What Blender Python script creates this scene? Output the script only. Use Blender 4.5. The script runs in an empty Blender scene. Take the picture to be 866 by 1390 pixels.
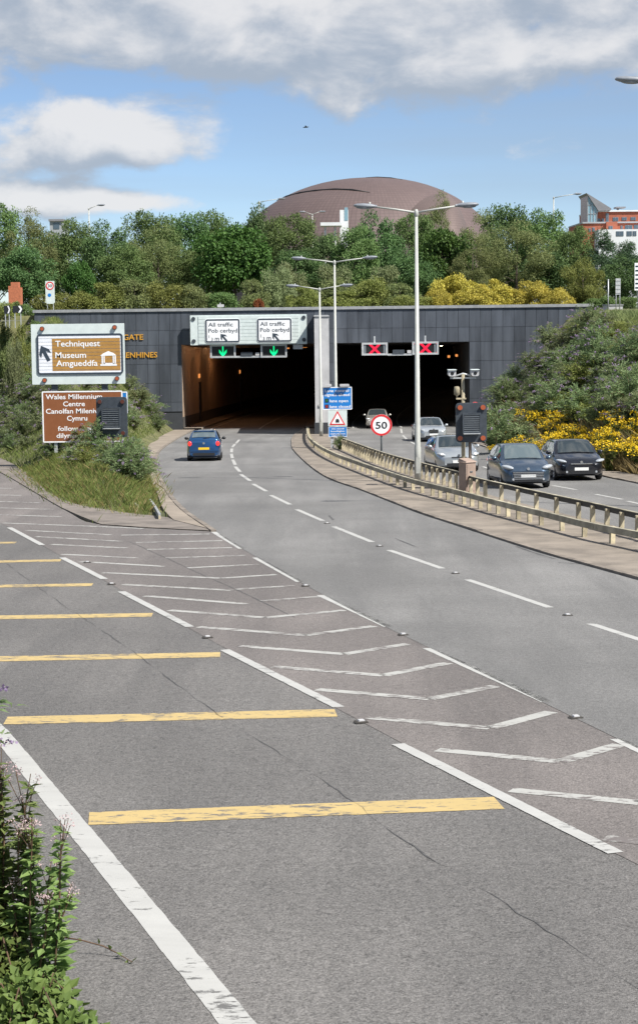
import bpy, bmesh, math, random
import numpy as np
from mathutils import Matrix, Vector, Euler
R = math.radians
random.seed(7); rng = np.random.default_rng(11)
S = bpy.context.scene
C = S.collection

# ------------------------------------------------------------------ camera
FPX, PH = 2400.0, 1390.0            # focal length and picture height in photograph pixels
PITCH, ROLL = R(5.47), R(0.65)
CAM = Vector((0, 0, 4.0))
GR = 0.0375                         # the approach road runs downhill to the tunnel
cam_d = bpy.data.cameras.new('camera'); cam = bpy.data.objects.new('camera', cam_d); C.objects.link(cam)
CM = Matrix.Rotation(math.pi/2 - PITCH, 3, 'X') @ Matrix.Rotation(-ROLL, 3, 'Z')
cam.matrix_world = Matrix.Translation(CAM) @ CM.to_4x4()
cam_d.sensor_fit = 'VERTICAL'; cam_d.sensor_height = 36; cam_d.sensor_width = 36
cam_d.lens = FPX/PH*36; cam_d.shift_y = -45/PH; cam_d.clip_start = .2; cam_d.clip_end = 20000
S.camera = cam
S.render.resolution_x, S.render.resolution_y = 637, 1024

# ------------------------------------------------------------------ sky, sun, exposure
SUN_AZ, SUN_EL = R(127), R(50)       # azimuth measured from +Y towards +X
W = bpy.data.worlds.new('World'); S.world = W; W.use_nodes = True
wn, wl = W.node_tree.nodes, W.node_tree.links
wn.clear()
class NB:
    """tiny helper for maths on node sockets"""
    def __init__(s, tree): s.n, s.l = tree.nodes, tree.links
    def m(s, op, a, b=None, c=None, clamp=False):
        x = s.n.new('ShaderNodeMath'); x.operation = op; x.use_clamp = clamp
        for i, v in enumerate((a, b, c)):
            if v is None: continue
            if hasattr(v, 'links'): s.l.new(v, x.inputs[i])
            else: x.inputs[i].default_value = v
        return x.outputs[0]
    def ramp(s, v, lo, hi):
        x = s.n.new('ShaderNodeMapRange'); x.interpolation_type = 'SMOOTHSTEP'
        s.l.new(v, x.inputs[0]); x.inputs[1].default_value = lo; x.inputs[2].default_value = hi
        return x.outputs[0]
    def xyz(s, a, b, c):
        x = s.n.new('ShaderNodeCombineXYZ')
        for i, v in enumerate((a, b, c)):
            if hasattr(v, 'links'): s.l.new(v, x.inputs[i])
            else: x.inputs[i].default_value = v
        return x.outputs[0]
    def noise(s, vec, scale, detail=5, rough=.55, dist=0):
        x = s.n.new('ShaderNodeTexNoise'); s.l.new(vec, x.inputs['Vector'])
        x.inputs['Scale'].default_value = scale; x.inputs['Detail'].default_value = detail
        x.inputs['Roughness'].default_value = rough; x.inputs['Distortion'].default_value = dist
        return x.outputs[0]
    def mix(s, f, a, b):
        x = s.n.new('ShaderNodeMix'); x.data_type = 'RGBA'
        for i, v in ((0, f), (6, a), (7, b)):
            if hasattr(v, 'links'): s.l.new(v, x.inputs[i])
            elif i == 0: x.inputs[0].default_value = v
            else: x.inputs[i].default_value = (*v, 1)
        return x.outputs[2]
wb = NB(W.node_tree)
sky = wn.new('ShaderNodeTexSky'); sky.sky_type = 'NISHITA'; sky.sun_disc = False
sky.sun_elevation = SUN_EL; sky.sun_rotation = SUN_AZ; sky.altitude = 0
sky.air_density = .65; sky.dust_density = .1; sky.ozone_density = 4.0
tc = wn.new('ShaderNodeTexCoord'); sp = wn.new('ShaderNodeSeparateXYZ'); wl.new(tc.outputs['Generated'], sp.inputs[0])
az = wb.m('ARCTAN2', sp.outputs[0], sp.outputs[1]); el = wb.m('ARCSINE', sp.outputs[2])
az = wb.m('MULTIPLY', az, 57.2958); el = wb.m('MULTIPLY', el, 57.2958)      # degrees
def cloud_density(az, el):
    v = wb.xyz(wb.m('MULTIPLY', az, .27), wb.m('MULTIPLY', el, .50), 3.7)
    n = wb.noise(v, 1.0, 7, .56, .25)
    # cloud banks standing in this part of the sky: (azimuth, elevation, half width, half height, weight)
    tot = None
    for a, e, wa, we, k in ((-9, 9.9, 8, 2.6, .74), (3.4, 8.5, 4.6, 2.4, .72), (-7.2, 5.2, 4.4, 1.2, .60), (-9.6, 3.6, 2.6, .55, .50), (-5.6, 3.5, 2.0, .4, .46), (8.6, 9.2, 3.4, 1.7, .62),
                            (17, 11, 8, 2.8, .6), (-21, 6.0, 6, 1.8, .5), (24, 6.5, 6, 1.6, .4), (2, 14.5, 14, 3, .6), (-3.5, 8.8, 4.0, 1.3, .3)):
        dx = wb.m('MULTIPLY', wb.m('SUBTRACT', az, a), 1/wa); dy = wb.m('MULTIPLY', wb.m('SUBTRACT', el, e), 1/we)
        g = wb.m('EXPONENT', wb.m('MULTIPLY', wb.m('ADD', wb.m('MULTIPLY', dx, dx), wb.m('MULTIPLY', dy, dy)), -1.0))
        g = wb.m('MULTIPLY', g, k)
        tot = g if tot is None else wb.m('ADD', tot, g)
    tot = wb.m('MINIMUM', tot, .62)
    # open cumulus over the rest of the sky, higher up
    hi = wb.m('MULTIPLY', wb.ramp(el, 13, 22), .30)
    tot = wb.m('MAXIMUM', tot, hi)
    return wb.m('ADD', tot, wb.m('MULTIPLY', wb.m('SUBTRACT', n, .5), 1.15))
d0 = cloud_density(az, el)
d1 = cloud_density(wb.m('ADD', az, .55), wb.m('ADD', el, .85))
mask = wb.m('MULTIPLY', wb.ramp(d0, .19, .43), .90)
lit = wb.ramp(wb.m('SUBTRACT', d0, d1), -.26, .26)
veil = wb.m('MULTIPLY', wb.ramp(wb.noise(wb.xyz(wb.m('MULTIPLY', az, .05), wb.m('MULTIPLY', el, .5), 9.1), 1.0, 4, .5), .34, .8), .36)
CL_LO, CL_HI = (2.55, 2.92, 3.45), (5.2, 5.15, 5.15)
ccol = wb.mix(lit, CL_LO, CL_HI)
hz = wn.new('ShaderNodeHueSaturation'); hz.inputs['Saturation'].default_value = .95; hz.inputs['Value'].default_value = .80; wl.new(sky.outputs[0], hz.inputs['Color'])
skyc = wb.mix(veil, hz.outputs[0], (2.45, 2.95, 3.5))
out = wb.mix(mask, skyc, ccol)
bg = wn.new('ShaderNodeBackground'); wl.new(out, bg.inputs[0]); bg.inputs[1].default_value = .085
wo = wn.new('ShaderNodeOutputWorld'); wl.new(bg.outputs[0], wo.inputs[0])

sl = bpy.data.lights.new('sun', 'SUN'); sl.energy = 4.1; sl.angle = R(.53); sl.color = (1, .955, .88)
so = bpy.data.objects.new('sun', sl); C.objects.link(so)
sd = Vector((math.sin(SUN_AZ)*math.cos(SUN_EL), math.cos(SUN_AZ)*math.cos(SUN_EL), math.sin(SUN_EL)))
so.rotation_euler = sd.to_track_quat('Z', 'Y').to_euler(); so.location = (60, 60, 80)
vs = S.view_settings; vs.view_transform = 'Standard'; vs.look = 'None'; vs.gamma = 1; vs.exposure = .92

# ------------------------------------------------------------------ pixel -> place
def ray(px, py): return CM @ Vector(((px-433)/FPX, -(py-650)/FPX, -1))
def G(px, py, up=0.0):              # a photograph pixel to the point of the road plane it shows
    d = ray(px, py); t = (-GR*0 - (CAM.z-up))/(d.z + GR*d.y)
    return CAM + d*t
def P(px, py, Y):                   # the point seen at a pixel at the distance Y
    d = ray(px, py); return CAM + d*(Y/d.y)
def zr(Y): return -GR*Y

# ------------------------------------------------------------------ materials
MATS = {}
def mat(name, col, rough=.6, var=.0, scale=3.0, bump=0.0, bscale=40, metal=0, spec=.5, emit=None, estr=0, objvar=0.0, coat=0, col2=None, stretch=None, world=False):
    if name in MATS: return MATS[name]
    m = bpy.data.materials.new(name); m.use_nodes = True; MATS[name] = m
    t = m.node_tree; b = t.nodes['Principled BSDF']; nb = NB(t)
    b.inputs['Roughness'].default_value = rough; b.inputs['Metallic'].default_value = metal
    b.inputs['Specular IOR Level'].default_value = spec; b.inputs['Coat Weight'].default_value = coat
    c = None
    b.inputs['Base Color'].default_value = (*col, 1)
    if var or objvar or col2:
        tcn = t.nodes.new('ShaderNodeTexCoord'); v = tcn.outputs['Object']
        if world: v = t.nodes.new('ShaderNodeNewGeometry').outputs['Position']
        if stretch:
            mp = t.nodes.new('ShaderNodeMapping'); mp.inputs['Scale'].default_value = stretch; t.links.new(v, mp.inputs[0]); v = mp.outputs[0]
        f = nb.ramp(nb.noise(v, scale, 6, .62), .28, .72)
        lo = tuple(x*(1-var) for x in col); hi = col2 or tuple(min(1, x*(1+var)) for x in col)
        c = nb.mix(f, lo, hi)
        if objvar:
            oi = t.nodes.new('ShaderNodeObjectInfo'); hs = t.nodes.new('ShaderNodeHueSaturation')
            t.links.new(nb.m('MULTIPLY_ADD', oi.outputs['Random'], 2*objvar, 1-objvar), hs.inputs['Value']); t.links.new(c, hs.inputs['Color']); c = hs.outputs[0]
        t.links.new(c, b.inputs['Base Color'])
        r = nb.m('MULTIPLY_ADD', f, .18, max(0, rough-.09)); t.links.new(r, b.inputs['Roughness'])
    if bump:
        tcn = t.nodes.new('ShaderNodeTexCoord')
        bn = t.nodes.new('ShaderNodeBump'); bn.inputs['Strength'].default_value = bump; bn.inputs['Distance'].default_value = .02
        t.links.new(nb.noise(tcn.outputs['Object'], bscale, 4, .6), bn.inputs['Height']); t.links.new(bn.outputs[0], b.inputs['Normal'])
    if emit:
        b.inputs['Emission Color'].default_value = (*emit, 1); b.inputs['Emission Strength'].default_value = estr
    return m

def asphalt(name, col, tint, grain=1.0, tracks=None):
    m = bpy.data.materials.new(name); m.use_nodes = True; MATS[name] = m
    t = m.node_tree; b = t.nodes['Principled BSDF']; nb = NB(t)
    tcn = t.nodes.new('ShaderNodeTexCoord'); v = tcn.outputs['Object']
    big = nb.ramp(nb.noise(v, .16, 5, .6), .3, .7)
    mp = t.nodes.new('ShaderNodeMapping'); mp.inputs['Scale'].default_value = (1.0, .07, 1); mp.inputs['Rotation'].default_value = (0, 0, R(-19)); t.links.new(v, mp.inputs[0])
    streak = nb.ramp(nb.noise(mp.outputs[0], .9, 5, .6), .35, .7)
    fine = nb.noise(v, 46, 3, .75); med = nb.noise(v, 14, 4, .7)
    c = nb.mix(big, tuple(x*.86 for x in col), tint)
    c = nb.mix(nb.m('MULTIPLY', streak, .6), c, tuple(x*.70 for x in col))
    g = nb.m('ADD', nb.m('MULTIPLY', nb.m('SUBTRACT', fine, .5), 2.7*grain), nb.m('MULTIPLY', nb.m('SUBTRACT', med, .5), 1.1*grain))
    hs = t.nodes.new('ShaderNodeHueSaturation'); t.links.new(nb.m('ADD', g, 1.0), hs.inputs['Value']); t.links.new(c, hs.inputs['Color'])
    # pale and dark chips of aggregate
    vo = t.nodes.new('ShaderNodeTexVoronoi'); vo.inputs['Scale'].default_value = 42; t.links.new(v, vo.inputs['Vector'])
    chip = nb.m('MULTIPLY', nb.m('LESS_THAN', vo.outputs['Distance'], .22), nb.ramp(nb.noise(v, 21, 2), .5, .62))
    c2 = nb.mix(nb.m('MULTIPLY', chip, .7*grain), hs.outputs[0], tuple(min(1, x*2.1) for x in col))
    t.links.new(c2, b.inputs['Base Color'])
    t.links.new(nb.m('MULTIPLY_ADD', streak, -.12, .86), b.inputs['Roughness']); b.inputs['Specular IOR Level'].default_value = .35
    bn = t.nodes.new('ShaderNodeBump'); bn.inputs['Strength'].default_value = .7*grain; bn.inputs['Distance'].default_value = .02
    t.links.new(nb.m('ADD', fine, med), bn.inputs['Height']); t.links.new(bn.outputs[0], b.inputs['Normal'])
    return m

def paint(name, col, wear, under):   # thermoplastic road paint, worn through in flakes
    m = bpy.data.materials.new(name); m.use_nodes = True; MATS[name] = m
    t = m.node_tree; b = t.nodes['Principled BSDF']; nb = NB(t)
    tcn = t.nodes.new('ShaderNodeTexCoord'); mp = t.nodes.new('ShaderNodeMapping'); t.links.new(tcn.outputs['Object'], mp.inputs[0])
    mp.inputs['Scale'].default_value = (.55, 1.6, 1)
    v = mp.outputs[0]
    w = nb.ramp(nb.m('ADD', nb.m('MULTIPLY', nb.noise(v, 9, 5, .75), .7), nb.m('MULTIPLY', nb.noise(v, 1.2, 3), .3)), wear, wear+.05)
    dirt = nb.noise(v, 2.5, 5, .6)
    c = nb.mix(dirt, tuple(x*.72 for x in col), col)
    c = nb.mix(w, c, under)
    t.links.new(c, b.inputs['Base Color']); b.inputs['Roughness'].default_value = .7; b.inputs['Specular IOR Level'].default_value = .3
    return m

def leafmat(name, c1, c2, trans=.34, objvar=.18, huevar=.015):
    m = bpy.data.materials.new(name); m.use_nodes = True; MATS[name] = m
    t = m.node_tree; nb = NB(t); t.nodes.clear()
    ge = t.nodes.new('ShaderNodeNewGeometry'); oi = t.nodes.new('ShaderNodeObjectInfo'); tcn = t.nodes.new('ShaderNodeTexCoord')
    clump = nb.ramp(nb.noise(tcn.outputs['Object'], .9, 3, .6), .35, .65)
    f = nb.m('ADD', nb.m('MULTIPLY', ge.outputs['Random Per Island'], .6), nb.m('MULTIPLY', clump, .4))
    c = nb.mix(f, c1, c2)
    hs = t.nodes.new('ShaderNodeHueSaturation'); t.links.new(c, hs.inputs['Color'])
    t.links.new(nb.m('MULTIPLY_ADD', oi.outputs['Random'], 2*objvar, 1-objvar), hs.inputs['Value'])
    t.links.new(nb.m('MULTIPLY_ADD', oi.outputs['Random'], 2*huevar, .5-huevar), hs.inputs['Hue'])
    pr = t.nodes.new('ShaderNodeBsdfPrincipled'); t.links.new(hs.outputs[0], pr.inputs['Base Color']); pr.inputs['Roughness'].default_value = .62; pr.inputs['Specular IOR Level'].default_value = .3
    tr = t.nodes.new('ShaderNodeBsdfTranslucent'); t.links.new(hs.outputs[0], tr.inputs[0])
    mx = t.nodes.new('ShaderNodeMixShader'); mx.inputs[0].default_value = trans
    t.links.new(pr.outputs[0], mx.inputs[1]); t.links.new(tr.outputs[0], mx.inputs[2])
    o = t.nodes.new('ShaderNodeOutputMaterial'); t.links.new(mx.outputs[0], o.inputs[0])
    return m

# ------------------------------------------------------------------ mesh helpers
class MB:
    def __init__(s): s.v, s.f, s.sm = [], [], []
    def add(s, vs, fs, smooth=False, M=None):
        o = len(s.v)
        for p in vs:
            p = Vector(p); s.v.append(tuple(M @ p) if M else tuple(p))
        for f in fs: s.f.append(tuple(i+o for i in f)); s.sm.append(smooth)
        return s
    def box(s, x0, x1, y0, y1, z0, z1, M=None, bev=0):
        if bev:
            b = bev
            prof = [(x0+b, z0), (x1-b, z0), (x1, z0+b), (x1, z1-b), (x1-b, z1), (x0+b, z1), (x0, z1-b), (x0, z0+b)]
            return s.prism([(x, z) for x, z in prof], y0, y1, M)
        vs = [(x0,y0,z0),(x1,y0,z0),(x1,y1,z0),(x0,y1,z0),(x0,y0,z1),(x1,y0,z1),(x1,y1,z1),(x0,y1,z1)]
        return s.add(vs, [(0,3,2,1),(4,5,6,7),(0,1,5,4),(1,2,6,5),(2,3,7,6),(3,0,4,7)], M=M)
    def prism(s, xz, y0, y1, M=None, smooth=False):      # polygon in x-z (anticlockwise seen from -y) pushed from y0 to y1
        n = len(xz); vs = [(x, y0, z) for x, z in xz] + [(x, y1, z) for x, z in xz]
        fs = [tuple(range(n)), tuple(range(2*n-1, n-1, -1))] + [(i, n+i, n+(i+1)%n, (i+1)%n) for i in range(n)]
        o = len(s.f); s.add(vs, fs, smooth, M)
        s.sm[o] = s.sm[o+1] = False
        return s
    def disc(s, cx, cz, r, y0, y1, n=28, M=None):
        return s.prism([(cx+r*math.cos(2*math.pi*i/n), cz+r*math.sin(2*math.pi*i/n)) for i in range(n)], y0, y1, M, True)
    def ring(s, cx, cz, r0, r1, y0, y1, n=36, M=None):
        vs = []; fs = []
        for i in range(n):
            a = 2*math.pi*i/n
            for r, y in ((r0,y0),(r1,y0),(r1,y1),(r0,y1)): vs.append((cx+r*math.cos(a), y, cz+r*math.sin(a)))
        for i in range(n):
            j = (i+1)%n
            for k in range(4):
                l = (k+1)%4; fs.append((i*4+k, i*4+l, j*4+l, j*4+k))
        return s.add(vs, fs, False, M)
    def tube(s, pts, r, n=8, M=None, caps=True, smooth=True):
        pts = [Vector(p) for p in pts]; k = len(pts)
        rs = r if isinstance(r, (list, tuple)) else [r]*k
        o = len(s.v); up = None
        for i, p in enumerate(pts):
            d = (pts[min(i+1,k-1)] - pts[max(i-1,0)]).normalized()
            if up is None: up = d.orthogonal().normalized()
            a = (up - d*up.dot(d))
            a = a.normalized() if a.length > 1e-6 else d.orthogonal().normalized()
            up = a; b = d.cross(a)
            for j in range(n):
                t = 2*math.pi*j/n; q = p + (a*math.cos(t)+b*math.sin(t))*rs[i]
                s.v.append(tuple(M @ q) if M else tuple(q))
        for i in range(k-1):
            for j in range(n):
                l = (j+1)%n; s.f.append((o+i*n+j, o+i*n+l, o+(i+1)*n+l, o+(i+1)*n+j)); s.sm.append(smooth)
        if caps:
            s.f.append(tuple(o+j for j in range(n-1,-1,-1))); s.sm.append(False)
            s.f.append(tuple(o+(k-1)*n+j for j in range(n))); s.sm.append(False)
        return s
    def lathe(s, prof, n=24, M=None, smooth=True):         # (r, z) profile round the z axis
        o = len(s.v); k = len(prof)
        for r, z in prof:
            for j in range(n):
                t = 2*math.pi*j/n; q = Vector((r*math.cos(t), r*math.sin(t), z)); s.v.append(tuple(M @ q) if M else tuple(q))
        for i in range(k-1):
            for j in range(n):
                l = (j+1)%n; s.f.append((o+i*n+j, o+i*n+l, o+(i+1)*n+l, o+(i+1)*n+j)); s.sm.append(smooth)
        return s
    def ball(s, c, rx, ry, rz, n=10, k=7, M=None):
        T = Matrix.Translation(c) @ Matrix.Diagonal((rx, ry, rz, 1)); T = M @ T if M else T
        return s.lathe([(max(1e-4, math.sin(math.pi*i/k)), -math.cos(math.pi*i/k)) for i in range(k+1)], n, T)
    def mesh(s, name, m):
        me = bpy.data.meshes.new(name); me.from_pydata(s.v, [], s.f)
        me.polygons.foreach_set('use_smooth', s.sm)
        if m: me.materials.append(m)
        me.update(); return me
    def build(s, name, m, parent=None, kind=None):
        return put(name, s.mesh(name, m), parent, kind)
def put(name, me, parent=None, kind=None):
    o = bpy.data.objects.new(name, me); C.objects.link(o); o.parent = parent
    if kind: o['kind'] = kind
    return o
def tag(o, label, cat, group=None):
    o['label'] = label; o['category'] = cat
    if group: o['group'] = group
    return o
def thing(name, label, cat, loc=(0,0,0), rz=0, group=None):
    o = bpy.data.objects.new(name, None); C.objects.link(o); o.location = loc; o.rotation_euler = (0,0,rz); o.empty_display_size = .2
    return tag(o, label, cat, group)
def dup(root, parent=None):
    c = root.copy(); C.objects.link(c); c.parent = parent
    for ch in list(root.children): dup(ch, c)
    return c
def struct(name, mb, m): return mb.build(name, m, None, 'structure')
def sheet(pts, z=0.0):               # flat polygon on the road plane from points
    mb = MB(); mb.v = [(p.x, p.y, zr(p.y)+z) for p in pts]; mb.f = [tuple(range(len(pts)))]; mb.sm = [False]
    return mb
def strip(L, Rr, z=0.0, zt=None):    # quad strip between two chains
    mb = MB(); n = len(L)
    for a, b in zip(L, Rr): mb.v += [(a[0], a[1], zr(a[1])+z), (b[0], b[1], zr(b[1])+z)]
    for i in range(n-1): mb.f.append((2*i, 2*i+1, 2*i+3, 2*i+2)); mb.sm.append(False)
    return mb
def resample(pts, n):
    pts = [Vector((p[0], p[1])) for p in pts]; ds = [0]
    for a, b in zip(pts, pts[1:]): ds.append(ds[-1]+(b-a).length)
    # Catmull-Rom through the points
    res = []
    for i in range(n):
        t = ds[-1]*i/(n-1); k = max(j for j in range(len(ds)) if ds[j] <= t+1e-9); k = min(k, len(pts)-2)
        u = (t-ds[k])/max(1e-9, ds[k+1]-ds[k])
        p0, p1, p2, p3 = pts[max(0,k-1)], pts[k], pts[k+1], pts[min(len(pts)-1,k+2)]
        res.append(.5*((2*p1)+(p2-p0)*u+(2*p0-5*p1+4*p2-p3)*u*u+(3*p1-p0-3*p2+p3)*u**3))
    return res
def offset(ch, d):                   # to the left of the travel direction for d > 0
    out = []
    for i, p in enumerate(ch):
        t = (ch[min(i+1,len(ch)-1)] - ch[max(i-1,0)]).normalized(); out.append(p + Vector((-t.y, t.x))*d)
    return out
def arclen(ch):
    d = [0.0]
    for a, b in zip(ch, ch[1:]): d.append(d[-1]+(b-a).length)
    return d
def along(ch, ds, t):
    k = 0
    while k < len(ch)-2 and ds[k+1] < t: k += 1
    u = (t-ds[k])/max(1e-9, ds[k+1]-ds[k]); p = ch[k].lerp(ch[k+1], u); tt = (ch[k+1]-ch[k]).normalized()
    return p, tt
def text(body, x0, z0, h, parent, m, w=None, y=-.0, depth=.006, cx=None, name='lettering', bold=.0):
    """one line of raised lettering; x0/z0 lower left (or cx centre), h = capital height, w = fitted width"""
    cu = bpy.data.curves.new('t', 'FONT'); cu.body = body; cu.size = 1; cu.extrude = .5; cu.offset = bold; cu.resolution_u = 3
    o = bpy.data.objects.new('t', cu); C.objects.link(o)
    bpy.context.view_layer.update()
    me = bpy.data.meshes.new_from_object(o.evaluated_get(bpy.context.evaluated_depsgraph_get()))
    bpy.data.objects.remove(o); bpy.data.curves.remove(cu)
    n = len(me.vertices); a = np.empty(n*3); me.vertices.foreach_get('co', a); a = a.reshape(-1, 3)
    bx0, bx1 = a[:,0].min(), a[:,0].max(); cap = .729
    sx = (w/(bx1-bx0)) if w else h/cap
    X = (a[:,0]-bx0)*sx; X = X + (x0 if cx is None else cx - X.max()/2)
    Z = a[:,1]*h/cap + z0; Y = y - (a[:,2]/1.0+.5)*depth
    a = np.stack([X, Y, Z], 1); me.vertices.foreach_set('co', a.ravel())
    me.materials.clear(); me.materials.append(m); me.update()
    return put(name, me, parent)
# ------------------------------------------------------------------ palette
M_slip = asphalt('asphalt_slip', (.142,.137,.133), (.170,.163,.157), 1.0)
M_main = asphalt('asphalt_main', (.165,.163,.160), (.210,.207,.203), .7)
M_hat = asphalt('asphalt_hatched', (.158,.144,.138), (.192,.174,.166), .8)
M_white = paint('paint_white', (.46,.46,.445), .56, (.13,.128,.125))
M_thin = paint('paint_white_worn', (.43,.43,.41), .50, (.15,.135,.13))
M_yel = paint('paint_yellow', (.53,.40,.18), .512, (.14,.13,.12))
M_pave = mat('buff_paving', (.205,.176,.146), .9, .30, .9, .5, 18)
M_gore = mat('gravelly_paving', (.17,.148,.130), .9, .30, 1.3, .6, 16)
M_apron = mat('buff_apron', (.245,.208,.170), .9, .24, .7, .3, 22)
M_kerb = mat('kerb_stone', (.20,.172,.145), .9, .3, 2.5, .3, 25, objvar=.12)
M_drain = mat('drain_channel', (.06,.055,.05), .9, .3, 3)
M_seam = mat('bitumen_seam', (.075,.074,.074), .75, .3, 8)
M_soil = mat('grassy_soil', (.085,.10,.035), .95, .4, .8, .5, 6, col2=(.17,.165,.07))
M_slate = mat('slate_tile', (.066,.076,.093), .55, .30, .9, .08, 30, objvar=.12, spec=.4, world=True, stretch=(1.3,1,.16))
M_back = mat('slate_backing', (.035,.04,.048), .8, .15, 2)
M_cop = mat('coping_stone', (.27,.28,.29), .7, .15, 3)
M_conc = mat('pale_concrete', (.47,.47,.48), .75, .12, 1.2, .15, 20)
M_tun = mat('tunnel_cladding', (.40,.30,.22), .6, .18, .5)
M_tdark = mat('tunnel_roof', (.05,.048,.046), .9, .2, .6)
M_galv = mat('galvanised_steel', (.50,.52,.53), .5, .10, 5, metal=.35)
M_lamp = mat('lamp_column_paint', (.40,.41,.385), .5, .08, 3)
M_lhead = mat('lamp_head_grey', (.20,.22,.25), .45, .1, 6)
M_lens = mat('lamp_lens', (.22,.24,.26), .15, spec=.6)
M_rail = mat('weathered_rail', (.31,.285,.215), .75, .42, 1.8, .2, 30, objvar=.14, world=True)
M_post = mat('weathered_post', (.40,.35,.24), .75, .34, 5, .2, 30, objvar=.24, world=True)
M_dark = mat('dark_housing', (.045,.055,.068), .5, .15, 5)
M_black = mat('black_plate', (.008,.009,.010), .5)
M_post_d = mat('dark_grey_post', (.10,.115,.125), .55, .15, 3)
M_rust = mat('brown_post', (.20,.155,.12), .7, .2, 4)
M_sgrey = mat('sign_grey', (.60,.67,.66), .45, .06, 3)
M_swhite = mat('sign_white', (.83,.84,.86), .4, .04, 4)
M_swhite2 = mat('sign_white_slat', (.77,.79,.84), .42, .05, 4, objvar=.03)
M_sdark = mat('sign_dark_ink', (.035,.05,.07), .45)
M_sblack = mat('sign_black', (.02,.022,.026), .45)
M_brown = mat('sign_brown', (.235,.085,.032), .42, .06, 4)
M_ochre = mat('sign_ochre_slat', (.40,.215,.055), .45, .07, 5, objvar=.05)
M_blue = mat('sign_blue', (.015,.19,.56), .4, .05, 4)
M_red = mat('sign_red', (.62,.03,.035), .4, .05, 4)
M_amber = mat('amber_lens', (.36,.085,.035), .25, spec=.6)
M_amberd = mat('dim_amber_lens', (.10,.03,.02), .25, spec=.6)
M_gold = mat('gold_letters', (.60,.31,.04), .45, .1, 6)
M_green_e = mat('green_signal', (.0,.5,.2), .4, emit=(.0,1,.30), estr=.42)
M_red_e = mat('red_signal', (.5,.0,.02), .4, emit=(1,.02,.06), estr=.45)
M_louv = mat('louvre_grey', (.16,.18,.20), .45, .1, 8)
M_box = mat('brown_cabinet', (.30,.225,.185), .75, .14, 3, .1, 30)

YP = 135.0
# ------------------------------------------------------------------ chains of points traced along real edges
def chain(pix, n=0, up=0.0):
    c = [Vector(G(x, y, up)[:2]) for x, y in pix]
    return resample(c, n) if n else c
PX_MEDF = [(420,576),(409,584),(400,590),(396,595.5),(395.6,601),(398,611),(419,632),(446,650),(488,665),(530,681.6),(572,698),(620,713.6),(677,732.5),(733.6,750.6),(785,765),(866,787.5),(1000,826),(1300,912)]
PX_LEFT = [(284,573),(262,585),(240,597),(219,612),(213,630),(219,648),(231,669),(252,693),(294,721.7)]
PX_APR = [(256,573),(243,581),(222,591),(204,603),(198,624),(202.5,645),(213,669),(222,692),(236,707)]
PX_L2 = [(294,721.7),(309,733),(377,773),(481,830),(661,917),(850,1009),(960,1062),(1300,1226)]
PX_L1 = [(-140,642),(-60,678),(13,716),(35,728),(113,771),(211,827),(382,921),(688,1084),(835,1158),(1110,1298),(1290,1390)]
PX_RKERB = [(630,598.5),(645,603),(676.6,612.6),(740,627),(818,647),(866,657),(1000,688),(1300,765)]
PX_RVEG = [(644,592),(660,597),(677,603),(740,618),(821.5,638),(866,646),(1000,672),(1300,738)]
PX_FRAIL = [(417,581),(417.5,589),(421,596),(434,606.5),(455,617),(479,626),(509,636.5),(536,645.6),(566,654.6),(608,665),(620,668),(677,683),(739,698),(802,713.6),(866,726),(1000,754),(1250,806)]
PX_RRAIL = [(460,594),(470,597.5),(512,612.5),(548,623),(590,633.6),(620,641),(644,649),(691,659.7),(742,671),(799,683),(866,698),(1000,726),(1250,778)]
medF = chain(PX_MEDF, 90); frail = chain(PX_FRAIL, 160, .38); rrail = chain(PX_RRAIL, 140, .62)
fpath_r = chain(PX_RVEG, 60); kerb_r = chain(PX_RKERB, 60)
left = chain(PX_LEFT, 60); apr = chain(PX_APR, 60)

# ------------------------------------------------------------------ the lie of the land
def inside(px, py, poly):
    c = np.zeros(px.shape, bool); n = len(poly)
    for i in range(n):
        x0, y0 = poly[i]; x1, y1 = poly[(i+1)%n]
        if y0 == y1: continue
        k = ((y0 > py) != (y1 > py)) & (px < (x1-x0)*(py-y0)/(y1-y0)+x0); c ^= k
    return c
def edged(px, py, poly):
    d = np.full(px.shape, 1e9); n = len(poly)
    for i in range(n):
        x0, y0 = poly[i]; x1, y1 = poly[(i+1)%n]; dx, dy = x1-x0, y1-y0; L = dx*dx+dy*dy+1e-12
        t = np.clip(((px-x0)*dx+(py-y0)*dy)/L, 0, 1); d = np.minimum(d, np.hypot(px-x0-t*dx, py-y0-t*dy))
    return d
T2 = lambda ch: [(p[0], p[1]) for p in ch]
POLY_MAIN = [(-11, 160)] + T2(chain(PX_APR)) + T2(chain([(292,722)])) + [(-5, 40), (30, 12)] + T2(chain(PX_RVEG))[::-1] + [(13.5, 160)]
POLY_GORE = T2(chain([(-120,590),(0,641),(45,667),(87,691.5),(131,710),(138.6,712.6),(194,716.5),(294,721.7),(236,707),(228,703),(173,697),(110,687),(70,672),(31,638),(0,622),(-60,600),(-120,575)]))
POLY_SLIP = [(8, -20), (2.6, -3), (-1.3, 9), (-6.2, 20), (-16.2, 48), (-25, 73), (-36, 95), (-70, 122), (-52, 122), (-23, 96), (-13.2, 73), (-9.2, 58), (-6.0, 48), (-3, 44), (30, 30), (60, 6), (60, -20)]
def plateau(x, y): return np.where(y > YP, 3.75, 3.15 + .5*np.clip((y-110)/40, 0, 1)) + .12*np.sin(x*.13)*np.cos(y*.11)
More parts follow.
